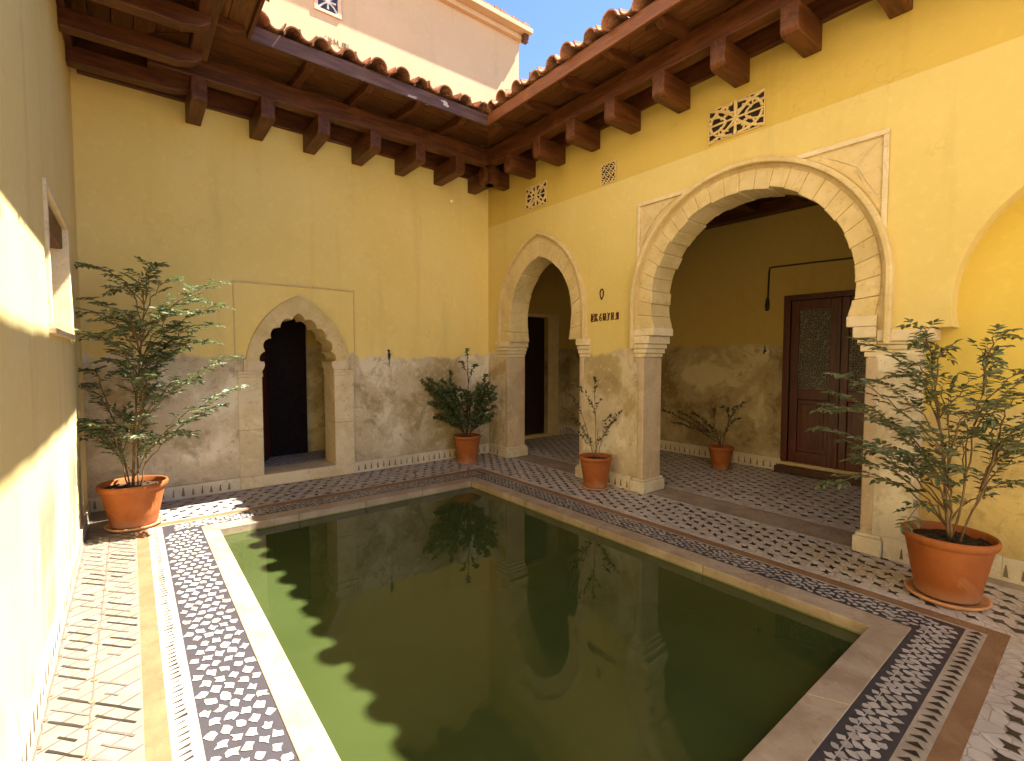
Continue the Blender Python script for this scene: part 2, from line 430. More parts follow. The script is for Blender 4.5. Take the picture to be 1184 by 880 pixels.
# left walk: white lozenge tiles
b = MB(); b.quad((XL,YF,0),(R3[0],YF,0),(R3[0],0,0),(XL,0,0))
def strip(b, p, q, w, z, mi, tint, wob=.003):
    n = max(2, int(math.hypot(q[0]-p[0], q[1]-p[1])/.05)); dx, dy = q[0]-p[0], q[1]-p[1]; l = math.hypot(dx,dy); nx, ny = -dy/l, dx/l
    L, Rr = [], []
    for i in range(n+1):
        t = i/n; x, y = p[0]+dx*t, p[1]+dy*t; a = w*U(.7,1.25); o = U(-wob,wob)
        L.append((x+nx*(a/2+o), y+ny*(a/2+o), z)); Rr.append((x-nx*(a/2-o), y-ny*(a/2-o), z))
    b.add(L+Rr, [(i,i+1,n+2+i,n+1+i) for i in range(n)], mi, tint)
xm = XL+.195
strip(b, (xm, -8), (xm+.0, -.3), .0055, .0030, 1, .4)
strip(b, (XL+.035, -8), (XL+.035, -.3), .006, .0030, 1, .4)
y = -8.0; k = 0
while y < -.55:
    for (xa, xb) in ((XL+.04, xm), (xm, R3[0]-.01)):
        if rnd() < .93:
            sl = -1.12
            a = xa + U(0,.03); c_ = xb - U(0,.05)
            if k % 2 and rnd() < .75: a = xa + (xb-xa)*U(.15,.45); c_ = a + U(.05,.12)
            yy = y + (a-xa)*sl + (-.155*1.12 if xa == xm else 0)
            strip(b, (a, yy), (min(c_,xb), yy+(min(c_,xb)-a)*sl), .0115, .0034, 1 if rnd()<.5 else 2, rnd(), .002)
    if k % 2 == 0:
        kite(b, xm+U(-.004,.004), y-.17, .017, .013, U(0,3), .0045, 3, rnd(), 1.1, .2)
        kite(b, XL+.04+U(-.004,.004), y+.005, .013, .010, U(0,3), .0045, 3, rnd(), 1.1, .2)
    y += .098; k += 1
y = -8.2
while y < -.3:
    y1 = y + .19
    if y1 < -.32: strip(b, (XL+.04, y), (R3[0]-.004, y1), .0065, .0026, 1, rnd())  # thin brown diagonal lines across the walk
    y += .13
tag(b.build('tiled_walk', [M['whitetile'], M['walkline'], M['dark'], M['terra_strip']]), kind='structure')

# mosaic band round the pool
b = MB(); frame_quads(b, R1, R0, 0.0)
def chips(b, x0,x1,y0,y1, style):
    along = 'y' if (y1-y0) > (x1-x0) else 'x'
    w = (x1-x0) if along == 'y' else (y1-y0); l = (y1-y0) if along == 'y' else (x1-x0)
    def put(u, v, L, W, ang, pinch=1.0, jit=.22):      # u along, v across
        x, y = (x0+v, y0+u) if along == 'y' else (x0+u, y0+v)
        kite(b, x, y, L, W, ang + (PI/2 if along == 'y' else 0), .003, 1, rnd(), pinch, jit)
    if style == 'rhombus':
        cols = 4; dv = (w-.035)/cols; du = .128; u = .025; r = 0
        while u < l-.015:
            for c_ in range(cols + (0 if r % 2 else 1)):
                v = .018 + dv*(c_ + (.5 if r % 2 else 0))
                if .016 < v < w-.016: put(u+U(-.004,.004), v+U(-.003,.003), .034*U(.85,1.12), .0265*U(.85,1.1), U(-.35,.35)+.3)
            u += du*.62; r += 1
    elif style == 'leaf':
        du = .074; u = .02; r = 0
        rows = [(.030,.020,.012,1.35),(.066,.026,.013,1.9),(.100,.026,.012,1.2),(.135,.022,.014,1.75),(.165,.018,.011,1.2)]
        k = w/.2
        while u < l-.02:
            for v, L, W, a in rows:
                put(u + U(-.005,.005) + (.5*du if v in (.066,.135) else 0), v*k+U(-.004,.004), L*U(1.05,1.35), W*U(1.5,2.0), a+U(-.25,.25), 1.15, .18)
            u += du
    else:
        du = .046; u = .015; r = 0
        while u < l-.012:
            for c_ in range(4):
                v = .022 + (w-.044)*(c_+.5*(r % 2)*.9)/3.4
                if v < w-.016: put(u+U(-.008,.008), v+U(-.006,.006), .027*U(.7,1.2), .016*U(.7,1.3), U(-1.3,1.3), 1.1, .22)
            u += du*.8; r += 1
chips(b, R1[0]+.012, R0[0]-.012, R0[2], R0[3], 'rhombus')
chips(b, R0[1]+.010, R1[1]-.010, R0[2]-.05, R0[3], 'random')
chips(b, R1[0]+.1, R1[1]-.05, R0[3]+.012, R1[3]-.012, 'random')
chips(b, R1[0]+.1, R1[1]-.04, R1[2]+.014, R0[2]-.014, 'leaf')
strip(b, (R1[0]+.1, R0[2]-.062), (R1[1]-.05, R0[2]-.062), .005, .0038, 1, .6, .0015)
tag(b.build('mosaic_border', [M['darkbase'], M['chip']]), kind='structure')

b = MB(); frame_quads(b, R2, R1, 0.0)
for (a, c_, n) in (((R2[0]+.012, -8), (R2[0]+.012, R1[3]), 0),):
    y = R1[2]
    while y < R1[3]-.03:
        w = R1[0]-R2[0]
        b.add([(R2[0]+.010+U(0,.004), y, .003), (R2[0]+w*.62+U(-.008,.008), y+.006+U(-.004,.004), .003), (R2[0]+w*.66+U(-.008,.008), y+.020+U(-.004,.004), .003)], [(0,1,2)], 1, rnd())
        y += .042
x = R1[0]
while x < R1[1]-.02:
    w = R1[2]-R2[2]
    b.add([(x, R2[2]+w*.85, .003), (x+.038+U(-.004,.004), R2[2]+w*.45+U(-.006,.006), .003), (x+.004, R2[2]+w*.15, .003)], [(0,2,1)], 1, rnd())
    x += .062
tag(b.build('triangle_inlay_strip', [M['strip_tile'], M['dark']]), kind='structure')
b = MB(); frame_quads(b, R3, R2, 0.0)
tag(b.build('terracotta_tile_strip', M['terra_strip']), kind='structure')

pool = thing('pool', 'rectangular green garden pool with pale stone coping in the middle of the tiled court', 'pool', (-2.69,-3.55,-.45))
b = MB()
def coping_run(p0, p1, in0, in1, n):
    for i in range(n):
        t0, t1 = i/n, (i+1)/n; g_ = .0008
        def L(a, c_, t): return (a[0]+(c_[0]-a[0])*t, a[1]+(c_[1]-a[1])*t)
        A, B, C, D = L(p0,p1,t0+g_), L(p0,p1,t1-g_), L(in0,in1,t1-g_), L(in0,in1,t0+g_)
        j = U(-.001,.001); zt = .005+j
        vs = [(A[0],A[1],zt),(B[0],B[1],zt),(C[0],C[1],zt),(D[0],D[1],zt)]
        vs += [(x,y,-.42) if k > 1 else (x,y,-.05) for k,(x,y,_) in enumerate(vs)]
        b.add(vs, [(0,1,2,3),(0,4,5,1),(1,5,6,2),(2,6,7,3),(3,7,4,0)], 0, U(.40,.70))
o = R0; i_ = RI
coping_run((o[0],o[3]),(o[0],o[2]),(i_[0],i_[3]),(i_[0],i_[2]),5)
coping_run((o[0],o[2]),(o[1],o[2]),(i_[0],i_[2]),(i_[1],i_[2]),3)
coping_run((o[1],o[2]),(o[1],o[3]),(i_[1],i_[2]),(i_[1],i_[3]),4)
coping_run((o[1],o[3]),(o[0],o[3]),(i_[1],i_[3]),(i_[0],i_[3]),4)
b.build('coping', M['coping'], pool, bevel=.004)
b = MB(); e = .004
for x0,x1,y0,y1 in ((i_[0]-.05,i_[0]+e,i_[2],i_[3]),(i_[1]-e,i_[1]+.05,i_[2],i_[3]),(i_[0],i_[1],i_[2]-.05,i_[2]+e),(i_[0],i_[1],i_[3]-e,i_[3]+.05)):
    b.box(x0,x1,y0,y1,-.44,-.058)
b.build('basin_lining', stone('algae_stone', (.16,.17,.05),(.22,.21,.07),(.06,.07,.02)), pool)
b = MB(); b.quad((i_[0]-.02,i_[2]-.02,-.068),(i_[1]+.02,i_[2]-.02,-.068),(i_[1]+.02,i_[3]+.02,-.068),(i_[0]-.02,i_[3]+.02,-.068))
tag(b.build('pool_water', M['water']), kind='structure')

# loggia floor and stone sill strip
b = MB(); b.quad((.05,YF,-.001),(.46,YF,-.001),(.46,YE,-.001),(.05,YE,-.001))
tag(b.build('stone_sill_strip', M['slab']), kind='structure')
b = MB(); b.quad((.46,YF,0),(XB,YF,0),(XB,YE,0),(.46,YE,0))
inlay(b, .5, XB-.02, -7.9, YE, dx=.15, dy=.115, L=.055, W=.036, ang=1.1, turn=.35)
tag(b.build('loggia_floor', [M['pale'], M['dark']]), kind='structure')

# ------------------------------------------------------------------ walls
def skirting(root, segs, h=.165, t=.022):
    """segs: (axis, fixed, a0, a1, outward sign)"""
    b = MB()
    for ax, f, a0, a1, sg in segs:
        lo, hi = min(f, f+sg*t), max(f, f+sg*t)
        n = max(1, round(abs(a1-a0)/.45))
        for i in range(n):
            u0 = a0+(a1-a0)*i/n; u1 = a0+(a1-a0)*(i+1)/n; u0, u1 = min(u0,u1)+.001, max(u0,u1)-.001
            hh = h+U(-.003,.003)
            if ax == 'x': b.box(u0,u1,lo,hi,0,hh,0,U(.3,.8))
            else: b.box(lo,hi,u0,u1,0,hh,0,U(.3,.8))
        u = min(a0,a1)+.05
        face = f+sg*(t+.0022)
        while u < max(a0,a1)-.04:
            w = U(.010,.018); z0_, z1_ = .028, U(.10,.125)
            tri = [(u-w,z0_),(u+w,z0_),(u+w*.35,z1_),(u-w*.25,z1_)]
            vs = [(q[0],face,q[1]) if ax == 'x' else (face,q[0],q[1]) for q in tri]
            b.add(vs, [(0,1,2,3)], 1, rnd())
            u += U(.085,.10)
    return b.build('skirting', [M['base'], M['motif']], root)

# --- back wall with scalloped doorway
bw = thing('courtyard_wall', 'shaded yellow plaster wall with a small scalloped doorway and peeling lower half', 'wall', (-2.5,.2,0))
DX = -2.985; d0, d1 = -3.43, -2.545
door_arch = pointed(0, 1.50, .475, .70, 24)
out = [(DX-.47,.15)] + [(DX+u,v) for u,v in pointed(0,1.48,.50,.74,16)] + [(DX+.47,.15)]
wl = [(XL-.4,0),(DX-.47,0)] + out[0:1] + out[1:-1] + [out[-1], (DX+.47,0),(.0,0),(0,4.95),(XL-.4,4.95)]
# sill is a separate stone, so the wall polygon runs down to the ground on both sides of the opening
wl = [(XL-.4,0),(DX-.47,0)] + out[1:-1] + [(DX+.47,0),(.0,0),(0,4.95),(XL-.4,4.95)]
b = MB(); b.prism(wl, 'y', 0, .4); b.build('plaster_face', M['wall_back'], bw)
# surround: jambs, sill, imposts, scalloped arch
b = MB()
for s_ in (-1, 1):
    x0 = DX+s_*.700; x1 = DX+s_*.437
    for (z0_, z1_) in ((0,.02),(.02,.72),(.72,1.36)):
        b.box(min(x0,x1),max(x0,x1),-.022+U(-.002,.002),.42,z0_+.001,z1_-.001,0,U(.3,.8))
    b.box(min(x0,x1)-.008,max(x0,x1)+.010,-.034,.425,1.36,1.395,0,.4)
    b.box(min(x0,x1)-.003,max(x0,x1)+.004,-.028,.425,1.395,1.43,0,.6)
    # carved corbel
    xc = DX+s_*.437
    b.prism([(xc+s_*.20,1.43),(xc+s_*.0,1.43),(xc-s_*.018,1.455),(xc-s_*.034,1.50),(xc-s_*.026,1.545),(xc+s_*.20,1.57)], 'y', -.0365, .418, 0, .6)
b.build('jamb', M['stone_pale'], bw, bevel=.006)
b = MB(); b.box(DX-.70,DX+.70,-.045,.42,0,.148); b.build('sill', M['stone_pale'], bw, bevel=.01)
NS = 144
base = resample(pointed(0, 1.50, .455, .645, 40), NS)
inner = []
for k,(u,v) in enumerate(base):
    t = k/NS; lob = abs(math.sin(9*PI*t))**.75
    cx, cz = 0, 1.56; dx_, dz_ = u-cx, v-cz; l = math.hypot(dx_, dz_)
    q = -.050*(1-lob)+.012
    inner.append((DX+u+dx_/l*q, v+dz_/l*q))
outer = [(DX+u,v) for u,v in resample(pointed(0,1.43,.600,.93,40), NS)]
b = MB(); b.ring(inner, outer, 'y', -.030, .42)
b.build('scalloped_arch', M['stone'], bw, bevel=.004)
inn2 = resample([(DX+u,v) for u,v in pointed(0,1.43,.596,.922,40)], 60); out2 = resample([(DX+u,v) for u,v in pointed(0,1.43,.622,.952,40)], 60)
b = MB(); b.ring(inn2, out2, 'y', -.040, .01); b.build('arch_moulding', M['stone'], bw, bevel=.003)
# plain rectangular plaster panel round the arch (raised fillet)
b = MB(); xa, xb, zt = DX-.715, DX+.715, 2.49
b.box(xa-.012,xa,-.014,.0,1.43,zt); b.box(xb,xb+.012,-.014,.0,1.43,zt); b.box(xa-.02,xb+.02,-.02,0,zt,zt+.018)
b.build('panel_fillet', M['stone'], bw, bevel=.003)
skirting(bw, [('x',0,XL,DX-.70,-1),('x',0,DX+.70,-.0,-1)], .15)
# room behind the doorway
b = MB()
b.quad((-4.0,.4,.150),(-1.7,.4,.150),(-1.7,1.15,.150),(-4.0,1.15,.150))
inlay(b, -3.9,-1.75,.44,1.13, dx=.11, dy=.075, L=.038, W=.026, ang=.6, z=.153)
rf = b.build('room_floor', [M['pale'], M['dark']], bw)
b = MB()
b.box(-4.1,-2.615,1.55,1.6,.1,2.7); b.box(-2.60,-1.6,1.15,1.2,.1,2.7); b.box(-4.1,-4.0,.4,1.6,.1,2.7); b.box(-1.7,-1.6,.4,1.15,.1,2.7); b.box(-4.1,-1.6,.4,1.6,2.6,2.7)
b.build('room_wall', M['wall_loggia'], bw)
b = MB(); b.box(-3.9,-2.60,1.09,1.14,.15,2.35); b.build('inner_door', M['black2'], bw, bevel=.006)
b = MB(); b.add([(-3.43,.425,.16),(-3.39,.425,.16),(-3.13,1.02,.16),(-3.17,1.035,.16),(-3.43,.425,2.2),(-3.39,.425,2.2),(-3.13,1.02,2.2),(-3.17,1.035,2.2)],[(0,3,2,1),(4,5,6,7),(0,1,5,4),(1,2,6,5),(2,3,7,6),(3,0,4,7)]); b.build('door_leaf', M['door'], bw, bevel=.006)

# --- left wall with recessed window
lw = thing('courtyard_wall', 'pale sunstruck plaster wall with a shallow framed niche at the edge of the court', 'wall', (XL-.2,-5,0))
NY0, NY1, NZ0, NZ1 = -2.46, -1.20, 1.78, 2.64
b = MB(); xa, xb = XL-.4, XL
b.box(xa,xb,YR,0,0,NZ0); b.box(xa,xb,YR,0,NZ1,4.95); b.box(xa,xb,YR,NY0,NZ0,NZ1); b.box(xa,xb,NY1,0,NZ0,NZ1)
b.box(xa-.02,xa+.22,NY0-.1,NY1+.1,NZ0-.1,NZ1+.1)
b.build('plaster_face', M['wall_left'], lw)
b = MB()
b.box(XL-.17,XL+.018,NY0-.05,NY0+.002,NZ0,NZ1); b.box(XL-.17,XL+.018,NY1-.002,NY1+.05,NZ0,NZ1)
b.box(XL-.17,XL+.018,NY0-.05,NY1+.05,NZ1-.002,NZ1+.04)
b.build('niche_frame', M['stone_pale'], lw, bevel=.005)
b = MB(); b.box(XL-.17,XL+.035,NY0-.06,NY1+.07,NZ0-.035,NZ0+.002); b.build('niche_sill', M['stone_pale'], lw, bevel=.006)
b = MB(); b.box(XL-.165,XL-.02,NY0+.01,NY1-.01,NZ1-.17,NZ1-.004); b.build('niche_lintel', M['woodY'], lw, bevel=.01)
b = MB()
for r in range(4):
    y = NY0+.02
    while y < NY1-.08:
        w = U(.16,.3); y2 = min(y+w, NY1-.02)
        b.box(XL-.175,XL-.12+U(-.02,.02),y+.004,y2-.004,NZ0+.01+r*.10,NZ0+.105+r*.10,0,rnd()); y = y2
b.build('niche_stonework', M['stone_pink'], lw, bevel=.012)
skirting(lw, [('y',XL,YF,0,1)], .12, .018)

# --- arcade wall
aw = thing('arcade_wall', 'yellow plaster arcade wall with a pointed arch, a wide horseshoe arch and pierced grilles', 'wall', (.25,-3,0))
SC, BC, NC = -1.265, -4.19, -6.75        # arch centres along y
JA = (-.53, -2.10); JB = (-3.10, -5.28)
sm_wall = [(SC+u,v) for u,v in pointed(0,2.2,.78,1.02,16)]
bg_wall = arc(BC, 2.22, 1.10, PI, 0, 30)
prof = [(YE+.3,0),(JA[0],0),(JA[0],1.8),(JA[0],2.2)]
prof = [(YE+.3,0),(JA[0],0),(JA[0],1.8)] + [(SC+.78,1.8)] + [(2*SC-u,v) for u,v in sm_wall] + [(SC-.78,1.8),(JA[1],1.8),(JA[1],0)]
prof += [(JB[0],0),(JB[0],1.8),(BC+1.10,1.8)] + [(2*BC-u,v) for u,v in bg_wall] + [(BC-1.10,1.8),(JB[1],1.8),(JB[1],0)]
nich = circ(0, 2.0, .975, 1.82, 36)      # blind arch outline
ncut = [(NC-u, v) for u, v in nich]
prof += [(-5.60,0),(-5.60,1.82)] + ncut + [(-7.9,1.82),(-7.9,0),(YF,0),(YF,4.95),(YE+.3,4.95)]
b = MB(); b.prism(prof, 'x', 0, .33)
b.build('plaster_face', M['wall_right'], aw, bevel=.008, seg=2)
b = MB(); b.box(.20,.40,-8.0,-5.45,0,3.2); b.build('blind_niche_back', M['wall_niche'], aw)

def voussoirs(innerf, outerf, n, x0, x1, jx=.004, jr=.008, gap=.0014):
    """innerf/outerf: paths with n*4 segments"""
    b = MB(); N = 4
    for k in range(n):
        ii = innerf[k*N:k*N+N+1]; oo = outerf[k*N:k*N+N+1]
        dj = U(-jr, jr)
        def shrink(path):
            a, z = path[0], path[-1]; L = math.hypot(z[0]-a[0], z[1]-a[1]); f = gap/max(L,1e-6)
            p = list(path); p[0] = (a[0]+(p[1][0]-a[0])*f*N*.5, a[1]+(p[1][1]-a[1])*f*N*.5); p[-1] = (z[0]+(p[-2][0]-z[0])*f*N*.5, z[1]+(p[-2][1]-z[1])*f*N*.5); return p
        ii = shrink(ii); oo = shrink(oo)
        i2 = []
        for (u,v),(s,t) in zip(ii,oo):
            d = math.hypot(s-u,t-v); q = (dj+U(-.002,.003))/d
            i2.append((u+(s-u)*q, v+(t-v)*q))
        b.ring(i2, oo, 'x', x0+U(-jx,jx), x1+U(-jx,jx), 0, U(.40,.75))
    return b
# small pointed arch (left foot is the back one: flip u so the path runs from back to front)
def smallpath(hw, rise, zl, lhw, n): return [(SC-u, v) for u,v in resample(pointed(0,2.2,hw,rise,24,zl,lhw), n)]
b = voussoirs(smallpath(.665,.86,1.84,.625,20*4), smallpath(.845,1.07,1.84,.845,20*4), 20, -.016, .352)
b.build('pointed_arch', M['stone'], aw, bevel=.007)
b = MB(); b.ring(smallpath(.835,1.06,1.84,.835,80), smallpath(.925,1.185,1.80,.925,80), 'x', -.005, .02, 0, .4); b.build('arch_band', M['stone'], aw, bevel=.006)
b = MB(); b.ring(smallpath(.905,1.165,1.80,.905,80), smallpath(.935,1.22,1.80,.935,80), 'x', -.060, .02, 0, .5); b.build('arch_moulding', M['stone'], aw, bevel=.006)
# wide horseshoe arch
def bigpath(r, zl, n, straight=False): return [(BC-u, v) for u,v in resample(circ(0,2.22,r,zl,60,straight), n)]
b = voussoirs(bigpath(.985,1.93,26*4), bigpath(1.165,1.93,26*4,False), 26, -.016, .352, .003, .014)
b.build('horseshoe_arch', M['stone'], aw, bevel=.008)
b = MB(); b.ring(bigpath(1.155,1.86,120), bigpath(1.215,1.70,120,True), 'x', -.004, .02, 0, .35); b.build('arch_band', M['stone'], aw, bevel=.004)
b = MB(); b.ring(bigpath(1.200,1.70,120,True), bigpath(1.245,1.70,120,True), 'x', -.072, .02, 0, .5); b.build('arch_moulding', M['stone'], aw, bevel=.010)
# imposts and capitals: stacked courses, jamb shafts
def impost(y_in, y_out, sg, big):
    """y_in: opening-side edge of the jamb; y_out: outer edge; sg: +1 if the opening lies towards -y"""
    b = MB(); ov = .10 if big else .055
    for (z0_, z1_, k, fx) in ((1.60,1.645,.25,.012),(1.645,1.70,.5,.022),(1.70,1.755,.7,.032),(1.755,1.845,1.0,.045)):
        ya, yb = y_out, y_in - sg*ov*k
        b.box(-fx,.33+fx,min(ya,yb),max(ya,yb),z0_+.001,z1_-.001,0,U(.3,.8))
    if big:
        ya, yb = y_out, y_in - sg*.150
        b.box(-.036,.362,min(ya,yb),max(ya,yb),1.847,1.935,0,.5)
    return b
impost(JA[0], JA[0]+.29, 1, False).build('impost', M['stone_pale'], aw, bevel=.008)
impost(JA[1], JA[1]-.17, -1, False).build('impost', M['stone_pale'], aw, bevel=.008)
impost(JB[0], JB[0]+.13, 1, True).build('impost', M['stone_pale'], aw, bevel=.008)
b = impost(JB[1], JB[1]-.06, -1, True)
b.build('impost', M['stone_pale'], aw, bevel=.008)
# capital band of the pier beside the blind niche
b = MB()
for (z0_,z1_,e0,fx) in ((1.66,1.70,.0,.014),(1.70,1.725,.02,.024),(1.725,1.815,.09,.040)):
    b.prism([(-.0-fx,-5.345),(-.0-fx,-5.60-e0),(.20,-5.60-e0),(.20,-5.345)], 'z', z0_+.001, z1_-.001, 0, U(.4,.7))
b.build('pier_capital', M['stone_pale'], aw, bevel=.008)
# jamb shafts: pinkish stone lining of the reveals
b = MB()
for y0,y1 in ((JA[0]-.012,JA[0]+.06),(JA[1]-.06,JA[1]+.012),(JB[0]-.012,JB[0]+.07),(JB[1]-.07,JB[1]+.012)):
    b.box(-.012,.342,y0,y1,.0,1.598,0,U(.4,.7))
b.build('jamb_lining', M['stone_pink'], aw, bevel=.012)
# pier bases
b = MB()
def pbase(y0,y1):
    for z0_,z1_,e in ((0,.135,.045),(.135,.165,.030)):
        b.box(-e,.33+e,y0-e,y1+e,z0_,z1_,0,U(.4,.7))
pbase(JA[0]-.01, JA[0]+.16); pbase(JB[0]-.01, JB[0]+.10); pbase(JB[1]-.10, JB[1]+.01); pbase(JA[1]-.05,JA[1]+.005)
b.build('pier_base', M['base'], aw, bevel=.010)
skirting(aw, [('y',0,JA[0]+.2,0,-1),('y',0,JB[0]+.15,JA[1]-.1,-1),('y',0,-5.6,JB[1]-.15,-1),('y',.20,-8,-5.6,-1)], .17)
# spandrel panels: frame and slightly sunk field beside the horseshoe arch
def spandrel(sg):
    b = MB(); ZT = 3.37; ye = BC+sg*1.185; r = 1.252
    th = [PI/2 - a for a in [math.radians(x) for x in range(24, 78, 3)]]
    cur = [(BC+sg*r*math.cos(t), 2.22+r*math.sin(t)) for t in th if True]
    cur = [(u,v) for u,v in cur if v < ZT-.01 and abs(u-BC) < 1.18]
    pts = [(ye,ZT)] + [( cur[0][0], ZT)] + cur + [(ye, cur[-1][1])]
    pts = [(ye,ZT),(cur[0][0]-sg*.02,ZT)] + cur + [(ye,cur[-1][1]-.02)]
    b.prism(pts, 'x', -.006, .01, 0, .45)
    w = .035
    b.box(-.026,.01,min(cur[0][0]-sg*.05,ye),max(cur[0][0]-sg*.05,ye),ZT-w,ZT+.004,1,.4)
    b.box(-.022,.01,min(ye,ye-sg*w),max(ye,ye-sg*w),cur[-1][1]-.06,ZT-w-.001,1,.5)
    # incised tendrils as thin raised ribs
    c0 = (BC+sg*.98, 3.14)
    for tgt in ((BC+sg*1.14,3.32),(BC+sg*.72,3.30),(BC+sg*1.13,2.86),(BC+sg*1.02,3.0)):
        b.tube([(-.007,c0[0],c0[1]),(-.010,(c0[0]+tgt[0])/2+.01,(c0[1]+tgt[1])/2+.015),(-.007,tgt[0],tgt[1])], [.004,.006,.003], 5, 1, .8)
    return b.build('spandrel_panel', [M['stone'], M['stone_pale']], aw, bevel=.003)
spandrel(1); spandrel(-1)
# pierced grilles
def grille(yc, zc, w, h, kind):
    b = MB(); x = -.004
    b.box(-.003,.02,yc-w/2,yc+w/2,zc-h/2,zc+h/2,1)  # dark backing plate; the shade inside the holes is in its colour
    f = .012
    for (a0,a1,c0,c1) in ((yc-w/2,yc+w/2,zc+h/2-f,zc+h/2),(yc-w/2,yc+w/2,zc-h/2,zc-h/2+f),(yc-w/2,yc-w/2+f,zc-h/2+f,zc+h/2-f),(yc+w/2-f,yc+w/2,zc-h/2+f,zc+h/2-f)):
        b.box(-.008,.0,a0,a1,c0,c1,0,.6)
    def rib(p, q, t, bend=0.0):
        (a,c_),(d,e) = p, q; n = 5; pts = []
        nx, nz = -(e-c_), d-a
        for i in range(n+1):
            s = i/n; k = 4*s*(1-s)*bend
            pts.append((-.010, yc+(a+(d-a)*s+nx*k)*(w/2-.01), zc+(c_+(e-c_)*s+nz*k)*(h/2-.01)))
        b.tube(pts, [t*U(.8,1.25) for _ in pts], 6, 0, U(.4,.8))
    t = .012
    if kind == 'leafy':
        for sx in (-1,1):
            for sz in (-1,1):
                rib((0,0),(sx,sz),t*1.1,.10*sx*sz); rib((sx*.1,sz*.95),(sx*.95,sz*.1),t,.20*sx*sz)
                rib((0,sz*.35),(sx*.5,sz),t*.9,-.2*sx*sz); rib((sx*.35,0),(sx,sz*.5),t*.9,.2*sx*sz)
                rib((sx*.55,sz*.25),(sx*.25,sz*.62),t*.9,.2)
                rib((sx*.72,sz*.95),(sx*.62,sz*.45),t*.8,.1); rib((sx*.3,sz*.98),(sx*.42,sz*.5),t*.8,-.1)
        rib((-1,0),(1,0),t*.8,.0); rib((0,-1),(0,1),t*1.2,.0)
    else:
        n = 3
        for i in range(n):
            for j in range(n):
                cx, cz = -1+(2*i+1)/n, -1+(2*j+1)/n; q = .9/n
                rib((cx-q,cz-q),(cx+q,cz+q),t*.5,.1); rib((cx-q,cz+q),(cx+q,cz-q),t*.5,-.1)
                rib((cx,cz-q),(cx+q,cz),t*.45,.2)
    return b.build('pierced_grille', [M['grille'], M['void']], aw)
tag(grille(-1.20, 3.93, .46, .33, 'leafy'), 'small square pierced grille nearest the corner')
tag(grille(-2.55, 3.86, .24, .25, 'fine'), 'smallest finely pierced grille')
tag(grille(-4.14, 3.92, .56, .335, 'leafy'), 'largest pierced grille of leafy tracery above the wide arch')
# lettering on the plaster, between the arches
def stroke(b, pts, t=.009, x=-.0035):
    b.tube([(x, y, z) for y, z in pts], t, 5)
b = MB(); y0, z0_, cw, hh = -2.29, 2.06, .0, .092
gl = [ [[(0,0),(0,1),(.8,1),(.8,0),(0,0)],[(.3,.15),(.3,.55),(.55,.7)],[(0,.75),(.45,.75)]],
       [[(.1,0),(.1,1)],[(.1,.5),(.6,1)],[(.1,.5),(.7,.05),(.35,0)]],
       [[(.6,.95),(.15,.55),(.15,.1),(.6,0),(.7,.35),(.2,.45)]],
       [[(.1,0),(.1,1),(.35,.75)],[(.6,1),(.75,.5),(.6,0),(.3,.15),(.35,.6)]],
       [[(.15,1),(.4,.85),(.4,.1),(.1,0)],[(.4,.5),(.7,.95)]],
       [[(.15,0),(.15,1)],[(.15,.45),(.6,.45)],[(.6,0),(.6,1)]],
       [[(.1,.05),(.45,.1),(.5,.95),(.8,.95),(.8,0)],[(.5,.9),(.3,.6)]] ]
adv = .45/len(gl)
for k, g_ in enumerate(gl):
    for st in g_:
        stroke(b, [(y0-(k*adv+u*adv*.92), z0_+v*hh) for u,v in st])
b.build('painted_lettering', M['paint'], aw)
b = MB(); stroke(b, [(-2.46+.028*math.sin(t)*(1 if t<PI*1.6 else 1), 2.40+.055*math.cos(t)) if not (2.4<t<3.9) else (-2.455, 2.325) for t in [i*2*PI/14 for i in range(15)]], .009)
b.build('painted_emblem', M['paint'], aw)

# --- loggia (its own walls, ceiling, double door)
lo = thing('loggia_wall', 'shadowed ochre plaster wall inside the arcade with a stained lower half and wooden doors', 'wall', (XB+.1,-3,0))
DY0, DY1, DZ0, DZ1 = -4.96, -3.63, .12, 2.43
b = MB()
b.box(XB,XB+.3,DY1,YE+.3,0,4.9); b.box(XB,XB+.3,-8.2,DY0,0,4.9); b.box(XB,XB+.3,DY0,DY1,DZ1,4.9); b.box(XB+.12,XB+.3,DY0,DY1,0,DZ1)
b.box(.33,XB,-8.25,-8.05,0,3.8)
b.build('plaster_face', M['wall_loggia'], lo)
ew0, ew1 = 1.12, 1.93
b = MB(); b.box(.33,ew0,YE,YE+.3,0,3.8); b.box(ew1,XB,YE,YE+.3,0,3.8); b.box(ew0,ew1,YE,YE+.3,2.40,3.8); b.box(ew0,ew1,YE+.2,YE+.3,0,2.4)
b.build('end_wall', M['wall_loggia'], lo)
b = MB(); b.box(ew0,ew1,YE+.10,YE+.15,.05,2.39); b.build('end_door', M['darkdoor'], lo, bevel=.004)
b = MB(); b.box(ew1,ew1+.28,YE-.03,YE,.0,2.45); b.box(ew0-.28,ew0,YE-.03,YE,0,2.45); b.box(ew0,ew1,YE-.03,YE,2.39,2.45); b.box(ew0-.28,ew1+.28,YE-.06,YE-.031,0,.06)
b.build('end_door_surround', M['stone'], lo, bevel=.006)
b = MB(); b.box(.34,XB-.02,-8.0,YE,3.76,3.82)
b.build('ceiling', M['woodY'], lo)
b = MB(); b.box(2.30,2.48,-8.0,YE,3.60,3.758)
b.build('ceiling_beam', M['woodY'], lo, bevel=.01)
y = -7.6
while y < .5:
    if y == -7.6:
        b = MB(); b.box(.34,2.29,-.06,.06,3.64,3.758)
        cb = b.build('ceiling_joist', M['woodX'], None, bevel=.008); cb.parent = lo; cb.location = Vector((0,y,0))-Vector(lo.location)
    else: instance(cb, lo, Vector((0,y,0))-Vector(lo.location))
    y += .62
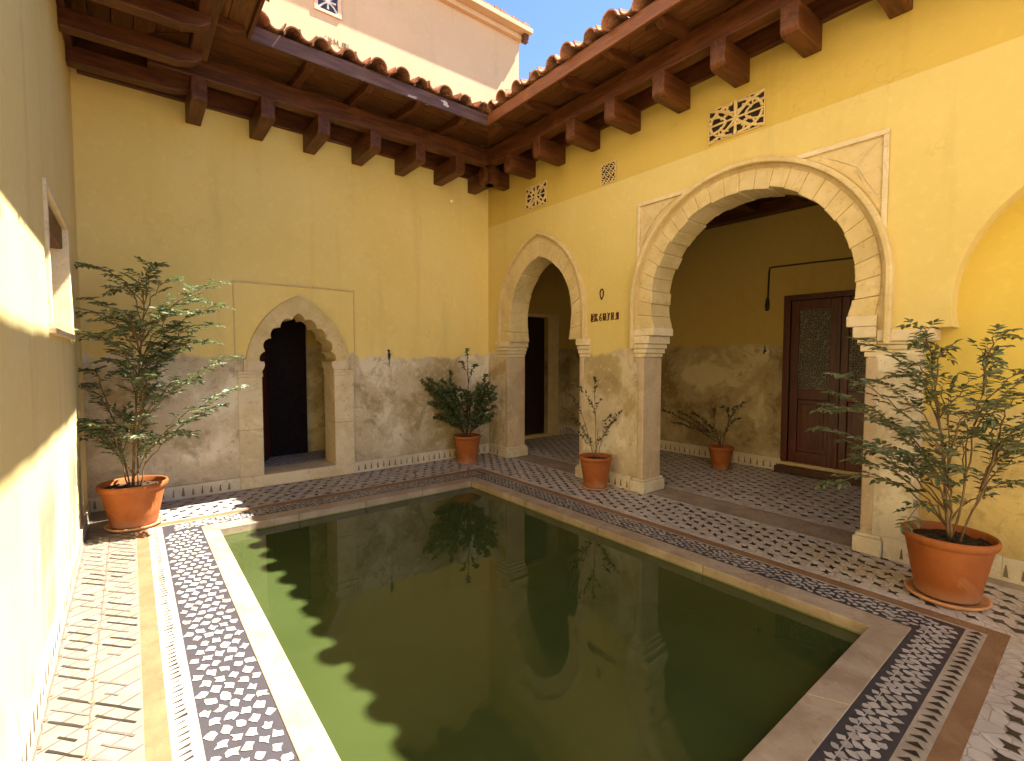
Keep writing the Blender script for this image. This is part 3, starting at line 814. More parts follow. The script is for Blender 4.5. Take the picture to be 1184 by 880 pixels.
skirting(lo, [('y',XB,-8,DY0-.02,-1),('y',XB,DY1+.02,YE,-1),('x',YE,.33,ew0-.29,-1),('x',YE,ew1+.29,XB,-1)], .17)
dd = thing('double_door', None, None, (XB,-4.29,.12)); dd.parent = lo; dd.location = Vector((XB,-4.29,.12))-Vector(lo.location)
for k in ('label','category'): 
    if k in dd: del dd[k]
b = MB(); fx0, fx1 = XB-.02, XB+.10
b.box(fx0,fx1,DY1-.055,DY1+.03,DZ0-.02,DZ1); b.box(fx0,fx1,DY0-.03,DY0+.055,DZ0-.02,DZ1); b.box(fx0-.004,fx1,DY0-.03,DY1+.03,DZ1-.055,DZ1+.02)
b.build('door_frame', M['door'], dd, bevel=.006)
def leaf_door(ya, yb):
    """ya > yb"""
    b = MB(); x0, x1 = XB+.012, XB+.065; st = .105
    zt, zb = DZ1-.058, DZ0+.02
    b.box(x0,x1,ya-st,ya-.003,zb,zt,0,.3); b.box(x0,x1,yb+.003,yb+st,zb,zt,0,.35)
    for z0__,z1__ in ((zb,zb+.16),(1.02,1.16),(zt-.13,zt)): b.box(x0+.001,x1,yb+st,ya-st,z0__,z1__,0,.3)
    b.box(x0+.025,x1-.005,yb+st,ya-st,zb+.16,1.02,0,.45)
    b.box(x0+.012,x1,yb+st+.05,ya-st-.05,zb+.22,.96,0,.3)
    b.build('door_leaf', M['door'], dd, bevel=.008)
    b = MB(); b.box(x0+.022,x1-.008,yb+st,ya-st,1.16,zt-.13); b.build('patterned_glass', M['glass'], dd)
mid_ = -4.275
leaf_door(DY1-.055, mid_+.002); leaf_door(mid_-.002, DY0+.055)
b = MB(); b.box(XB-.012,XB+.02,mid_-.022,mid_+.022,DZ0+.02,DZ1-.06); b.build('meeting_stile', M['door'], dd, bevel=.006)
b = MB(); b.lathe([(0,.0),(.018,.0),(.022,.012),(.014,.03),(0,.034)], 16)
hv = MB(); hv.tube([(XB-.01,mid_+.07,1.08),(XB-.05,mid_+.07,1.08),(XB-.05,mid_+.07,1.02)], .008, 8); hv.build('door_handle', M['iron'], dd)
b = MB(); b.box(XB-.16,XB+.12,DY0-.06,DY1+.05,.004,.095); b.build('door_step', wood('step_wood',1,(.10,.040,.016),(.06,.022,.010)), dd, bevel=.01)
b = MB(); b.box(XB-.03,XB+.12,DY0-.03,DY1+.03,.096,.14); b.build('threshold', M['stone'], dd, bevel=.006)

# ------------------------------------------------------------------ eaves
def eave(name, label, loc, rot, u0, u1, o, m0, m1, brs, blen, pur, fascia_mat, bz=4.20, bh=.235, bwid=.145, tile_u=None, purz=.0, cap=2.6, curved=False):
    root = thing(name, label, 'roof eave', loc, rotz=rot, local=True)
    zw, ze = 4.80, 4.665                     # soffit height at the wall and at the edge
    def lim(y): t = -y/o; return u0+m0*t, u1-m1*t
    def zs(y): return zw+(ze-zw)*(-y/o)
    b = MB(); nb = max(4, round(o/.17))
    for i in range(nb):
        ya, yb = -o*(i+1)/nb+.004, -o*i/nb-.004
        (a0,a1),(c0,c1) = lim(ya), lim(yb)
        L = a1-a0; ns = max(1, round(L/2.6)); cuts = [0]+sorted(U(k-.25,k+.25)/ns for k in range(1,ns))+[1]
        for k in range(ns):
            g0 = cuts[k]+.0005; g1 = cuts[k+1]-.0005; dz = U(-.004,.004)
            vs = [(a0+(a1-a0)*g0,ya,zs(ya)+dz),(a0+(a1-a0)*g1,ya,zs(ya)+dz),(c0+(c1-c0)*g1,yb,zs(yb)+dz),(c0+(c1-c0)*g0,yb,zs(yb)+dz)]
            vs += [(x,y,z+.025) for x,y,z in vs]
            b.add(vs, [(3,2,1,0),(4,5,6,7),(0,1,5,4),(1,2,6,5),(2,3,7,6),(3,0,4,7)], 0, rnd())
    b.build('soffit_boarding', M['soffit'], root)
    # deck that carries the tiles, climbing over the wall
    sl = .27; b = MB()
    def zd(y): return ze+.075+sl*(y+o)
    ya, yb = -o-.01, cap
    (a0,a1),(c0,c1) = lim(ya), lim(yb)
    vs = [(a0,ya,zd(ya)),(a1,ya,zd(ya)),(c1,yb,zd(yb)),(c0,yb,zd(yb))]; vs += [(x,y,z-.03) for x,y,z in vs]
    b.add(vs, [(0,1,2,3),(7,6,5,4),(0,4,5,1),(1,5,6,2),(2,6,7,3),(3,7,4,0)])
    b.build('roof_deck', M['woodX'], root)
    # fascia, purlin, wall plate
    (a0,a1) = lim(-o)
    b = MB(); b.box(a0-.012 if m0 else a0,a1+.012 if m1 else a1,-o-.028,-o+.004,ze-.062,ze+.082); b.build('fascia', fascia_mat, root, bevel=.005)
    (a0,a1) = lim(-pur)
    b = MB(); b.box(a0,a1,-pur-.075,-pur+.075,bz+bh-.008+purz,zs(-pur)-.095); b.build('purlin', M['woodX'], root, bevel=.012)
    (a0,a1) = lim(-.05)
    b = MB(); b.box(a0,a1,-.055,.0,bz+bh-.02,zw-.012); b.build('wall_plate', M['woodX'], root, bevel=.008)
    # brackets
    b = MB(); w = bwid/2
    if curved: pr = [(.0,bz),(-blen*.8,bz+.01),(-blen*.93,bz+.045),(-blen,bz+.10),(-blen,bz+bh),(0,bz+bh)]
    else: pr = [(.0,bz),(-blen+.03,bz),(-blen,bz+.035),(-blen,bz+bh),(0,bz+bh)]
    b.prism(pr, 'x', -w, w)
    br = b.build('bracket', M['woodY'], root, bevel=.010)
    br.location = (brs[0],0,0)
    for u in brs[1:]:
        c_ = instance(br, root, (u+U(-.008,.008),0,U(-.004,.004))); c_.rotation_euler = (0,0,U(-.012,.012))
    # rafters
    b = MB(); yo, yi = -o+.03, -.0
    def rz(y): return zs(y)-.006
    vs = []
    for x in (-.04,.04):
        vs += [(x,yo,rz(yo)),(x,yi,rz(yi)),(x,yi,rz(yi)-.095),(x,yo+.10,rz(yo+.1)-.095),(x,yo,rz(yo)-.045)]
    b.add(vs, [(0,1,2,3,4),(9,8,7,6,5),(0,5,6,1),(1,6,7,2),(2,7,8,3),(3,8,9,4),(4,9,5,0)])
    ra = b.build('rafter', M['woodY'], root, bevel=.006)
    first = True
    for u in [x+.30 for x in brs]:
        (a0,a1) = lim(-o)
        if u < a0+.05 or u > a1-.05: continue
        if first: ra.location = (u,0,0); first = False
        else: instance(ra, root, (u+U(-.02,.02),0,0))
    # barrel tiles
    b = MB(); (a0,a1) = lim(-o); tu0, tu1 = tile_u if tile_u else (a0,a1)
    pitch = .288; u = tu0+.12
    ca = math.atan(sl)
    def barrel(u, s0, ln, r0, r1, cover, dz, tn, yaw, roll):
        n = 10; vs = []; th = .014
        for (s, r) in ((s0,r0),(s0+ln,r1)):
            for rr in (r, r-th):
                for k in range(n+1):
                    a = PI*k/n
                    x = rr*math.cos(a)*1.0; h = rr*math.sin(a)*(1 if cover else -1)
                    x, h = x*math.cos(roll)-h*math.sin(roll), x*math.sin(roll)+h*math.cos(roll)
                    y = -o-.095+s*math.cos(ca); z = zd(-o)+ (s-.05)*math.sin(ca) + dz
                    vs.append((u+x+yaw*(s-s0), y-h*math.sin(ca), z+h*math.cos(ca)))
        m = n+1; fs = []
        for k in range(n):
            fs += [(k,k+1,2*m+k+1,2*m+k),(m+k,3*m+k,3*m+k+1,m+k+1),(k,m+k,m+k+1,k+1),(2*m+k,2*m+k+1,3*m+k+1,3*m+k)]
        fs += [(0,2*m,3*m,m),(n,m+n,3*m+n,2*m+n)]
        b.add(vs, fs, 0, tn)
    while u < tu1-.05:
        for c_ in range(4):
            s0 = c_*.34
            barrel(u+U(-.012,.012), s0+(U(-.07,.05) if c_ == 0 else U(-.02,.02)), .42, (.092*U(.88,1.16)), .080, True, .012+.012+U(-.006,.010), rnd(), U(-.14,.14), U(-.22,.22))
            barrel(u+pitch/2+U(-.008,.008), s0+.0, .42, .088, .10, False, .112, rnd(), 0, 0)
        u += pitch
    b.build('roof_tiles', M['rooftile'], root, smooth=False)
    return root
WB = -XL
eave('tiled_eave', 'timber eave with a weathered purplish fascia and clay tiles above the scalloped doorway', (0,0,0), 0, XL, 0, 1.30, 1.34, .93,
     [-.33-.62*i for i in range(7)][:7], .66, .58, M['fascia_back'], tile_u=(-3.75,-.95))
eave('tiled_eave', 'long timber eave with red brown brackets and clay tiles above the arcade wall', (0,0,0), -PI/2, 0, -YF, .93, 1.30, 0,
     [.50+.615*i for i in range(13)], .475, .40, wood('red_brown_fascia',0,(.24,.080,.022),(.15,.045,.012)), tile_u=(1.33,-YF))
eave('tiled_eave', 'deep timber eave on long curved brackets over the pale sunstruck wall', (XL,0,0), PI/2, YF, 0, 1.34, 0, 1.30,
     [-.42-.62*i for i in range(13)], 1.0, .98, M['woodX'], bz=4.30, bh=.16, bwid=.12, curved=True)
# unseen roll added as sun awning to bar the pale wall with shadow
s_el, s_az = math.radians(58.4), math.radians(20)
AX = -2.2; dxw = AX-XL
AZ = 1.43 + dxw/math.cos(s_az)*math.tan(s_el)
a_ = thing('sun_blocker', 'unseen rolled canvas awning on timber struts high above the pale wall', 'blocker', (AX,-5,AZ))
b = MB(); pts = []; rad = []
for i in range(60):
    pts.append((AX+.004*math.sin(i*.7), -10.5+9.6*i/59, AZ+.008*math.sin(i*.25))); rad.append(.165+.003*math.sin(i*1.9))
b.tube(pts, rad, 18); b.build('blocker_roll', M['canvas'], a_, smooth=True)
for y in (-3.2,-5.6,-8.0):
    b = MB(); b.tube([(XL+.4,y,5.05),(AX,y,AZ-.15)], .035, 8); b.build('strut', M['woodZ'], a_)

# ------------------------------------------------------------------ upper house behind
hs = thing('house', 'tall pale peach plastered house rising behind the tiled eave against the sky', 'house', (-3,4.5,0))
HX = 2.27; HY = 2.0; HZ = 8.66
b = MB(); b.box(-9,HX,HY,8,0,HZ); b.build('wall', M['house'], hs)
b = MB()
b.box(-9.2,HX+.175,HY-.285,8.2,HZ,HZ+.10,0); b.box(-9.2,HX+.05,HY-.10,8.1,HZ-.10,HZ-.001,0)
b.build('cornice', M['house'], hs, bevel=.01)
b = MB(); u = -9.1
while u < HX-.03:
    w = U(.12,.2)
    b.box(u,u+w-.004,HY-.284+U(-.0,.012),HY+.3,HZ+.102,HZ+.130+U(0,.03),0,rnd()); u += w
b.box(-9.2,HX+.15,HY-.1,8.2,HZ+.101,HZ+.13,0,.5)
b.build('roof', M['rooftile'], hs)
b = MB(); b.box(HX,HX+.12,HY-.20,HY-.08,HZ-.16,HZ-.001); b.build('eave_block', M['woodX'], hs, bevel=.005)
b = MB(); gx0,gx1,gz0,gz1 = -2.115,-1.665,7.38,7.95
for q in ((gx0,gx1,gz0,gz0+.05),(gx0,gx1,gz1-.05,gz1),(gx0,gx0+.06,gz0+.05,gz1-.05),(gx1-.06,gx1,gz0+.05,gz1-.05)): b.box(q[0],q[1],HY-.03,HY+.01,q[2],q[3])
wf = b.build('grille_window', stone('peach_trim',(.66,.42,.27),(.70,.47,.30),(.45,.28,.18)), hs, bevel=.005)
b = MB(); b.box(gx0+.03,gx1-.03,HY-.006,HY+.01,gz0+.03,gz1-.03,1)
cx, cz = (gx0+gx1)/2, gz0+.05+.16
for r in range(3):
    for (a, c_) in ((-.13,-.13),(.13,-.13),(-.13,.13),(.13,.13),(0,-.1),(0,.1),(-.1,0),(.1,0)):
        zc = cz+r*.3
        b.tube([(cx,HY-.014,zc),(cx+a*.6+U(-.02,.02),HY-.016,zc+c_*.5),(cx+a*1.3,HY-.014,zc+c_*1.25)], [.022,.014,.02], 6, 0, .7)
pg = b.build('window_tracery', [M['white'], M['voidblue']], None); pg.parent = wf; pg.location = -Vector(hs.location)
# faded lettering on the house wall
b = MB(); zb = 6.94; x = -1.94
for ch in ([[(0,.8),(.3,1)]], [[(.2,1),(.6,0)]], [[(0,0),(0,1)],[(0,0),(.5,0)],[(0,.5),(.4,.5)]], [[(.1,1),(.1,0)],[(.1,.9),(.6,.1)]], [[(0,0),(.3,1),(.6,0)]], [[(.3,0),(.35,.1)]],
           [[(.1,.1),(.1,.9),(.6,.9),(.6,.1),(.1,.1)]], [[(0,0),(0,1),(.5,.8),(.1,.5),(.6,0)]], [[(.1,1),(.1,0),(.6,0)]]):
    for st in ch: b.tube([(x+u*.055,HY-.003,zb+v*.085) for u,v in st], .0055, 5)
    x += .048
b.tube([(-1.72,HY-.003,zb-.02),(-1.52,HY-.003,zb-.025)], .004, 5)
b.build('faded_lettering', M['fadedpaint'], hs)

wg = thing('bounce_wing', 'unseen whitewashed block added over the eave to bounce sunlight into the court', 'house', (-7.5,-6,0))  # unseen block, added to bounce sunlight into the court
b = MB(); b.box(-9.5,-5.85,YR,HY-.01,0,10.5); b.box(-5.9,XL-.02,YR,YF-.15,0,10.5); b.build('wall', plaster('bounce_wing_white', (.78,.69,.55), (.82,.74,.61)), wg)
# ------------------------------------------------------------------ small wall fittings
t = thing('wall_hook', 'small black iron hook on a white patch of the peeling wall', 'hook', (-1.77,0,1.6))
b = MB(); b.lathe([(0,0),(.030,0),(.026,.012),(0,.014)], 14); 
pl = MB()
for v,f in [((0,0,0),0)]: pass
vs = [(-1.77+.026*math.cos(a),-.004,1.66+.06*math.sin(a)) for a in [i*2*PI/14 for i in range(14)]]
pl.add(vs+[(x,0,z) for x,_,z in vs], [tuple(range(14))]+[(i,(i+1)%14,14+(i+1)%14,14+i) for i in range(14)]); pl.build('back_plate', M['white'], t)
b = MB(); b.tube([(-1.77,-.004,1.70),(-1.77,-.03,1.69),(-1.772,-.045,1.64),(-1.772,-.04,1.59),(-1.772,-.03,1.56)], [.014,.018,.022,.013,.007], 8); b.build('hook', M['iron'], t, smooth=True)
b = MB(); b.tube([(-1.765,-.02,1.57),(-1.762,-.015,1.53),(-1.758,-.012,1.49)], .004, 6); b.build('cord_end', M['iron'], t)

t = thing('wall_cable', 'black cable running over the loggia wall to a hanging tassel above the wooden doors', 'cable', (XB,-4,2.85))
b = MB(); b.tube([(XB-.012,-5.6,2.845),(XB-.012,-4.5,2.845),(XB-.012,-3.44,2.872),(XB-.014,-3.395,2.868),(XB-.016,-3.388,2.82),(XB-.016,-3.38,2.45)], .0115, 8); b.build('cable', M['iron'], t)
b = MB(); b.tube([(XB-.02,-3.38,2.46),(XB-.02,-3.378,2.43),(XB-.02,-3.375,2.33),(XB-.02,-3.373,2.26)], [.010,.022,.030,.020], 10); b.build('tassel', M['iron'], t)
t = thing('wall_tap', 'tiny pale wall tap on the stained loggia wall between the doors and the potted shrub', 'tap', (XB,-3.36,1.7))
b = MB(); b.box(XB-.012,XB,-3.41,-3.33,1.65,1.71); b.build('tap_plate', M['white'], t, bevel=.004)
b = MB(); b.tube([(XB-.01,-3.37,1.69),(XB-.06,-3.37,1.69),(XB-.075,-3.37,1.65)], .012, 8); b.tube([(XB-.05,-3.37,1.69),(XB-.05,-3.37,1.76)], .007, 6); b.build('tap_spout', M['iron'], t)

# ------------------------------------------------------------------ plants
RT = Vector((.785,-.620,0)); FW = Vector((.620,.785,0))
class Plant:
    def __init__(s): s.st = MB(); s.lf = MB()
    def leaflet(s, base, d, nrm, L, W, fold=.25):
        d = d.normalized(); side = d.cross(nrm)
        if side.length < 1e-4: side = d.cross(Vector((1,0,.2)))
        side.normalize(); up = side.cross(d)
        tip = base + d*L - up*L*U(.0,.18)
        c1 = base + d*L*.35; c2 = base + d*L*.72 - up*L*.03
        a = base + d*L*.30 + side*W*.5 + up*W*fold; a2 = base + d*L*.68 + side*W*.38 + up*W*fold*.6
        c = base + d*L*.30 - side*W*.5 + up*W*fold; c_2 = base + d*L*.68 - side*W*.38 + up*W*fold*.6
        s.lf.add([base,a,a2,tip,c_2,c,c1,c2], [(0,6,1),(6,7,2,1),(7,3,2),(0,5,6),(5,4,7,6),(4,3,7)], 0, rnd())
    def pinnate(s, base, d, L, pairs, ls, lw, nrm=None, thick=.0016):
        d = d.normalized(); nrm = nrm or Vector((U(-.3,.3),U(-.3,.3),1)).normalized()
        pts = []; p = base.copy(); dd = d.copy()
        for i in range(pairs+1):
            pts.append(p.copy()); dd = (dd + Vector((U(-.06,.06),U(-.06,.06),-.07+U(-.03,.03)))).normalized(); p = p + dd*(L/pairs)
        s.st.tube(pts, [thick*(1-.6*i/len(pts)) for i in range(len(pts))], 3)
        for i in range(1, len(pts)):
            di = (pts[i]-pts[i-1]).normalized(); sd = di.cross(nrm).normalized()
            k = .75 + .4*math.sin(PI*i/len(pts))
            for sg in (-1,1):
                if rnd() < .06: continue
                ld = di*U(.45,.75) + sd*sg + nrm*U(-.25,.2)
                s.leaflet(pts[i], ld, nrm + Vector((U(-.35,.35),U(-.35,.35),0)), ls*k*U(.75,1.2), lw*k*U(.8,1.15))
        s.leaflet(pts[-1], dd, nrm, ls*U(.9,1.2), lw)
    def branch(s, p0, p1, r0, r1, sag=.0, n=9, wob=.02):
        pts = []
        for i in range(n+1):
            t = i/n; q = p0.lerp(p1, t) + Vector((U(-wob,wob),U(-wob,wob),U(-wob,wob)))*math.sin(PI*t) + Vector((0,0,sag*4*t*(1-t)))
            pts.append(q)
        s.st.tube(pts, [r0+(r1-r0)*i/n for i in range(n+1)], 6)
        return pts
    def spray(s, p0, p1, r0, leaf, sag=.06, start=.25, step=.055, wob=.02):
        """leafy branch: leaf(point, direction, t) sets the leaves"""
        L = (p1-p0).length; n = max(6, int(L/step))
        pts = s.branch(p0, p1, r0, r0*.3, sag, n, wob)
        for i in range(n+1):
            t = i/n
            if t < start: continue
            d = (pts[min(i+1,n)]-pts[max(i-1,0)]).normalized()
            leaf(pts[i], d, t, i)
def pot_mesh(r_top, r_base, h, rim, thick=.022, n=48):
    b = MB()
    hr = h-rim
    b.lathe([(0,.004),(r_base*.6,.003),(r_base-.006,.0),(r_base,.006),(r_base+(r_top*.90-r_base)*.5,hr*.5),(r_top*.90,hr-.006),(r_top*.905,hr),(r_top*.975,hr+.012),(r_top,hr+.03),(r_top,h-.014),(r_top-.006,h-.002),(r_top-thick*.6,h),(r_top-thick,h-.008),(r_top-thick-.01,h-.09)], n, wob=.004)
    return b
def soil_mesh(r, z):
    b = MB(); n = 30; vs = [(0,0,z+.015)]; fs = []
    for ring in range(1,7):
        for k in range(n):
            rr = r*ring/6; vs.append((rr*math.cos(2*PI*k/n), rr*math.sin(2*PI*k/n), z+.014*(1-ring/6)+U(-.008,.008)))
    for k in range(n): fs.append((0,1+k,1+(k+1)%n))
    for ring in range(5):
        for k in range(n):
            a = 1+ring*n+k; c = 1+ring*n+(k+1)%n; fs.append((a,a+n,c+n,c))
    b.add(vs, fs)
    for _ in range(40):
        a = U(0,2*PI); rr = r*math.sqrt(rnd())*.95; x, y = rr*math.cos(a), rr*math.sin(a); s_ = U(.006,.014)
        b.lathe([(0,z-.005),(s_,z),(s_*.8,z+s_*1.2),(0,z+s_*1.6)], 5, x, y)
    return b
PL = 'terracotta pots with leafy shrubs round the court'
def potted(loc, label, r_top, r_base, h, rim, plant, leafm, barkm, lift=.03, rotz=0):
    x, y = loc
    t = thing('potted_plant', label, 'potted plant', (x,y,lift), PL, local=True)
    pot_mesh(r_top, r_base, h, rim).build('pot', M['pot'], t, smooth=True)
    soil_mesh(r_top-.025, h-.055).build('soil', M['soil'], t)
    plant.st.build('stem', barkm, t, smooth=True)
    plant.lf.build('foliage', leafm, t)
    return t
def saucer(loc, r, label, h=.035):
    b = MB(); b.lathe([(0,.0),(r*.86,.0),(r*.97,h*.5),(r,h*.9),(r-.006,h),(r-.022,h*.9),(r-.035,h*.55),(0,h*.5)], 48)
    o = b.build('pot_saucer', M['saucer'], None, smooth=True); o.location = (loc[0],loc[1],.0015)
    tag(o, label, 'saucer', 'terracotta saucers under the pots'); return o

def shrub(h0, stems, tips, fill, leaf_len, pairs, ls, lw, depth=.35, sagk=.10):
    """stems: list of polylines (lat, dep, z) from the soil; tips: (lat, z[, dep]) ends of main sprays"""
    P = Plant()
    def W(l, d, z): return RT*l + FW*d + Vector((0,0,z))
    main = []
    for st in stems:
        pts = [W(*q) for q in st]; fine = []
        for a, c in zip(pts, pts[1:]):
            for k in range(5): fine.append(a.lerp(c, k/5)+Vector((U(-.008,.008),U(-.008,.008),0)))
        fine.append(pts[-1]); n = len(fine)
        r0 = .011 if st is stems[0] else .0075
        P.st.tube(fine, [r0*(1-.8*i/n) for i in range(n)], 7); main += fine
        if len(st) > 1:
            for k in range(3): 
                d = (fine[-1]-fine[-3]).normalized(); P.pinnate(fine[-1-k], d+Vector((U(-.6,.6),U(-.6,.6),.2)), leaf_len, pairs, ls, lw)
    def leaf(p, d, t, i):
        k = 1.0 - .35*t
        sd = d.cross(Vector((0,0,1))).normalized()*(1 if i % 2 else -1)
        P.pinnate(p, d*.75 + sd*U(.5,.9) + Vector((0,0,U(-.10,.30))), leaf_len*k*U(.75,1.15), max(3,int(pairs*k+.5)), ls, lw)
        if t > .97: P.pinnate(p, d, leaf_len*.8, pairs, ls, lw)
    def origin(tip):
        hor = math.hypot(tip.x, tip.y); zt = tip.z - .20 - .42*hor
        c = sorted(main, key=lambda q: abs(q.z-max(zt,h0+.08)) + .4*math.hypot(q.x-tip.x, q.y-tip.y))
        return c[0]
    for q in tips:
        dep = q[2] if len(q) > 2 else U(-depth,depth)*.6
        tip = W(q[0],dep,q[1]); P.spray(origin(tip), tip, .0065, leaf, sagk*(.6+rnd()*.8))
    for (l0,l1,z0__,z1__,cnt) in fill:
        for _ in range(cnt):
            z = U(z0__,z1__); tip = W(U(l0,l1), U(-depth,depth), z); P.spray(origin(tip), tip, .005, leaf, sagk*U(.2,1.2))
    return P

# big feathery shrub at the left
P = shrub(.38, [[(0,0,.36),(.02,.02,.9),(.07,.05,1.5),(.11,.06,2.0),(.16,.08,2.30)],[(-.04,.0,.36),(-.07,-.03,.75),(-.16,-.05,1.1)],[(.03,-.03,.36),(.08,-.06,.8),(.2,-.08,1.15)],[(.02,.04,.36),(.0,.08,.8),(-.03,.12,1.3)],[(-.02,-.04,.36),(-.03,-.08,.7)],[(.05,.02,.36),(.12,.05,.68)]],
    [(-.36,2.43,.05),(-.40,2.12,.10),(-.38,1.98,.0),(-.41,1.78,.1),(-.41,1.45,.05),(-.38,1.28,.0),(-.41,.97,.0),(-.36,.82,-.1),(.39,2.30,.1),(.78,2.26,.05),(.83,2.04,.0),(.72,1.88,.05),(.60,1.98,-.1),(.66,1.72,.1),
     (.46,1.70,.0),(.95,1.56,-.05),(.97,1.27,.0),(.80,1.10,-.05),(.62,1.36,-.1),(.20,2.42,.05),(.05,2.28,.1),(-.15,2.22,.1),(-.05,.95,-.25),(.25,.88,-.25),(.55,.88,-.1),(-.22,1.0,-.25),(.5,2.12,.2)],
    [(-.30,.45,1.45,2.05,20),(-.32,.55,1.2,1.5,6),(-.30,.25,.80,1.0,7)], .15, 5, .056, .027, .30)
t1 = potted((-4.70,-.80), 'tall feathery shrub in a broad terracotta pot against the sunlit wall corner', .272, .18, .395, .065, P, M['leafpale'], M['bark'])
saucer((-4.70,-.80), .225, 'pale saucer under the broad pot of the tall feathery shrub by the sunlit wall')
# near shrub at the right
P = shrub(.38, [[(0,0,.36),(-.03,.02,.8),(-.08,.03,1.25),(-.15,.03,1.55)],[(.03,0,.36),(.10,.0,.8),(.17,.02,1.2),(.24,.02,1.5)],[(-.02,-.03,.36),(-.05,-.06,.7),(-.12,-.08,1.0)],[(.02,.03,.36),(.04,.07,.85),(.03,.08,1.3)],[(.04,-.03,.36),(.14,-.06,.7),(.22,-.08,.95)]],
    [(-.20,1.75,.05),(.28,1.72,.0),(.42,1.46,.0),(.45,1.30,.05),(-.70,1.43,.0),(-.80,1.24,.0),(-.86,1.10,-.05),(-.72,.74,.05),(.46,1.08,.0),(.40,.74,.0),(-.34,.56,-.1),(-.50,1.66,.1),(.0,1.62,.1),(.16,1.58,-.05),(-.35,1.52,-.1),
     (-.6,1.0,-.1),(-.55,.88,.05),(-.62,1.30,.15),(.33,1.18,-.15),(.36,.95,-.1),(-.30,.90,-.25),(.1,1.05,-.3),(-.1,1.3,-.3)],
    [(-.5,.38,.95,1.5,12),(-.42,.30,.80,1.1,4)], .125, 4, .052, .026, .30)
t2 = potted((-.46,-5.89), 'bushy compound leaved shrub in a big terracotta pot beside the blind niche', .250, .165, .41, .062, P, M['leaf'], M['bark'])
saucer((-.46,-5.89), .222, 'wide pale saucer under the big pot beside the blind niche')

def small_shrub(h0, stems, tips, leafL, leafW, step, r=.008, fillcnt=0, box=None, pair=1, spread=.8):
    P = Plant()
    def W(l, d, z): return RT*l + FW*d + Vector((0,0,z))
    nodes = []
    def leaf(p, d, t, i):
        for k in range(pair):
            sd = Vector((U(-1,1),U(-1,1),U(-.3,1)))
            P.leaflet(p, d*(1.2-spread)+sd*spread, Vector((U(-.5,.5),U(-.5,.5),1)), leafL*U(.7,1.25), leafW*U(.8,1.2))
    for st in stems:
        pts = [W(*q) for q in st]
        for a, c in zip(pts, pts[1:]):
            nodes += P.branch(a, c, r, r*.7, 0, 6, .008)
    for q in tips:
        tip = W(q[0], q[2] if len(q)>2 else U(-.15,.15), q[1]); hor = math.hypot(tip.x,tip.y)
        o = min(nodes, key=lambda n: abs(n.z-max(h0+.04, tip.z-.15-.6*hor)) + .3*math.hypot(n.x-tip.x,n.y-tip.y))
        P.spray(o, tip, r*.55, leaf, .06, .22, step, .018)
    if box:
        for _ in range(fillcnt):
            tip = W(U(box[0],box[1]), U(-.3,.3), U(box[2],box[3])); hor = math.hypot(tip.x,tip.y)
            o = min(nodes, key=lambda n: abs(n.z-max(h0+.04, tip.z-.15-.5*hor)) + .3*math.hypot(n.x-tip.x,n.y-tip.y))
            P.spray(o, tip, r*.5, leaf, .05, .2, step, .02)
    return P
# corner shrub: dense and dark
P = small_shrub(.38, [[(0,0,.36),(.0,0,.8),(.02,.02,1.2),(.01,.02,1.45)],[(-.03,0,.36),(-.12,0,.7),(-.25,0,1.0)],[(.03,0,.36),(.10,0,.7),(.2,0,1.0)],[(0,.03,.36),(.03,.1,.8)],[(0,-.03,.36),(-.04,-.1,.75)]],
    [(.01,1.68,0),(-.85,1.32,0),(-.72,1.20,.0),(-.62,1.08,0),(-.45,.86,0),(.40,1.14,0),(.38,.95,0),(.3,1.3,0),(-.25,1.36,0),(-.40,1.22,.1),(.15,1.45,0),(-.1,1.5,0),(.33,.78,0),(.30,.68,-.05),(-.62,1.25,.05),(-.5,1.0,-.1)],
    .058, .032, .022, .007, fillcnt=90, box=(-.58,.46,.60,1.22), pair=3, spread=1.0)
potted((-.70,-.42), 'dense dark green shrub in a terracotta pot in the corner beside the pointed arch', .212, .15, .40, .06, P, M['leafdark'], M['barkdark'], .022)
saucer((-.70,-.42), .172, 'saucer under the corner pot of the dense dark shrub', .026)
# sparse shrub before the pier
P = small_shrub(.36, [[(0,0,.34),(.0,0,.75),(-.02,0,1.1)],[(-.02,0,.34),(-.09,0,.62),(-.16,0,.85)],[(.02,0,.34),(.08,0,.6),(.2,0,.78)],[(0,.02,.34),(.04,.06,.7)]],
    [(-.02,1.32,0),(-.27,1.24,.0),(-.33,1.12,.05),(-.40,.95,.0),(-.36,.70,.0),(-.30,.82,.1),(.33,.92,.0),(.24,.80,.0),(.17,.86,-.05),(.06,1.05,0),(.0,1.2,.03),(-.06,1.0,.05),(.12,.62,0),(-.14,.62,0)],
    0.042, .021, .022, .005, pair=2)
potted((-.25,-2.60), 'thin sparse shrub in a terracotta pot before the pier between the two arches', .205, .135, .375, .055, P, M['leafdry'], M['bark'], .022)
saucer((-.25,-2.60), .17, 'saucer under the thin sparse shrub before the pier', .026)
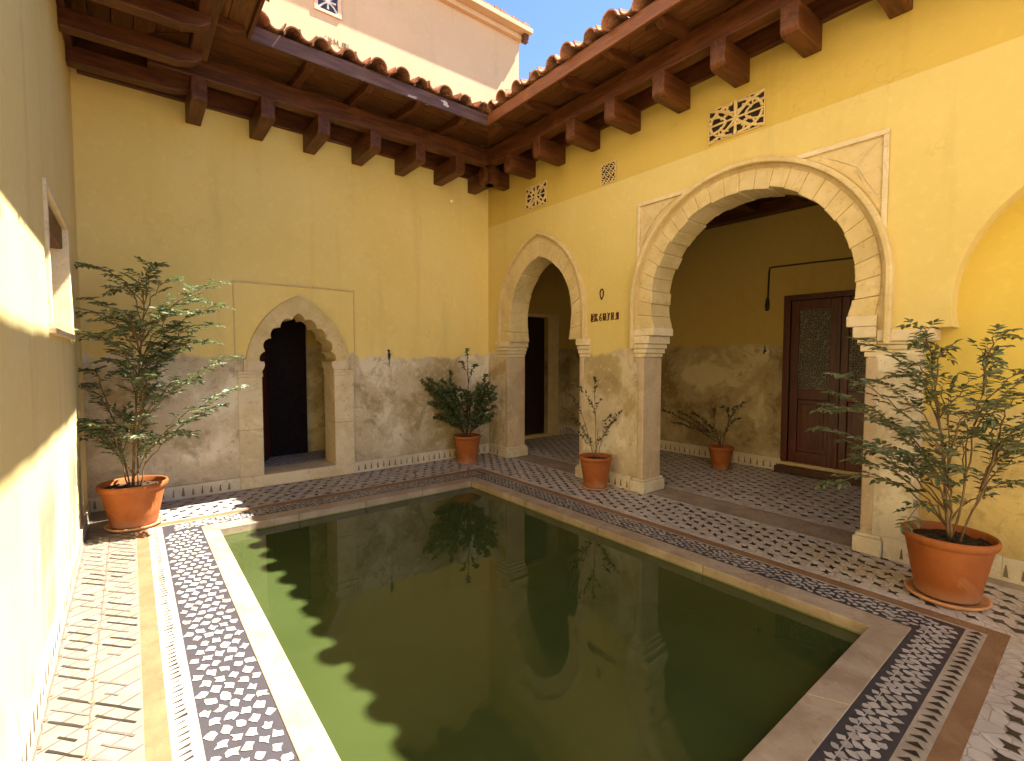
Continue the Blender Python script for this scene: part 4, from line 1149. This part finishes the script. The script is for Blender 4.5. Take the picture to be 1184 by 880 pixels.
# loggia shrub: twiggy
P = small_shrub(.30, [[(0,0,.28),(-.05,0,.5),(-.14,0,.68)],[(0.02,0,.28),(.05,0,.5),(.12,0,.72)],[(0,.02,.28),(.0,.04,.55)]],
    [(.32,.95,0),(.22,.88,.03),(.26,.72,0),(.10,.86,.0),(.0,.88,.02),(-.10,.84,.0),(-.42,.80,0),(-.86,.84,0),(-.70,.66,.0),(-.60,.80,.05),(-.26,.54,0),(-.20,.62,-.05)],
    .040, .018, .022, .0055, pair=3)
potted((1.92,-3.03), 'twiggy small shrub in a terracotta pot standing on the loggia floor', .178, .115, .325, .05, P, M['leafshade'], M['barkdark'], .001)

# tidy helper property
for o in bpy.data.objects:
    if '_o' in o: del o['_o']

# ------------------------------------------------------------------ camera, light, world
cam = bpy.data.cameras.new('camera'); co = bpy.data.objects.new('camera', cam); col.objects.link(co); scene.camera = co
cam.sensor_fit = 'HORIZONTAL'; cam.sensor_width = 36; cam.lens = 559/1184*36; cam.clip_start=.05; cam.clip_end = 500
yaw, pit = math.radians(38.3), math.radians(2.76)
fw = Vector((math.sin(yaw)*math.cos(pit), math.cos(yaw)*math.cos(pit), -math.sin(pit)))
co.location = (-4.69,-6.57,1.6); co.rotation_euler = fw.to_track_quat('-Z','Y').to_euler()
sd = Vector((math.cos(s_el)*math.cos(s_az), -math.cos(s_el)*math.sin(s_az), math.sin(s_el)))
sl_ = bpy.data.lights.new('sun','SUN'); sl_.energy = 2.75; sl_.angle = math.radians(.5); sl_.color = (1,.95,.85)
so = bpy.data.objects.new('sun', sl_); col.objects.link(so); so.rotation_euler = (-sd).to_track_quat('-Z','Y').to_euler(); so.location = (8,-6,14)
w = bpy.data.worlds.new('World'); scene.world = w; w.use_nodes = True
nt = w.node_tree; sky = nt.nodes.new('ShaderNodeTexSky'); sky.sky_type='NISHITA'; sky.sun_disc=False
sky.sun_elevation = s_el; sky.sun_rotation = math.atan2(sd.x, sd.y); sky.air_density=1.0; sky.dust_density=.0; sky.ozone_density=3.0; sky.altitude=5000
nt.links.new(sky.outputs[0], nt.nodes['Background'].inputs[0]); nt.nodes['Background'].inputs[1].default_value = .058
scene.render.engine = 'CYCLES'
cy = scene.cycles; cy.max_bounces = 10; cy.diffuse_bounces = 7; cy.glossy_bounces = 4; cy.use_denoising = True; cy.caustics_reflective=False; cy.caustics_refractive=False
cy.sample_clamp_indirect = 8
vs = scene.view_settings; vs.view_transform='Standard'; vs.look='None'; vs.exposure=3.05; vs.gamma=1; vs.use_curve_mapping=False
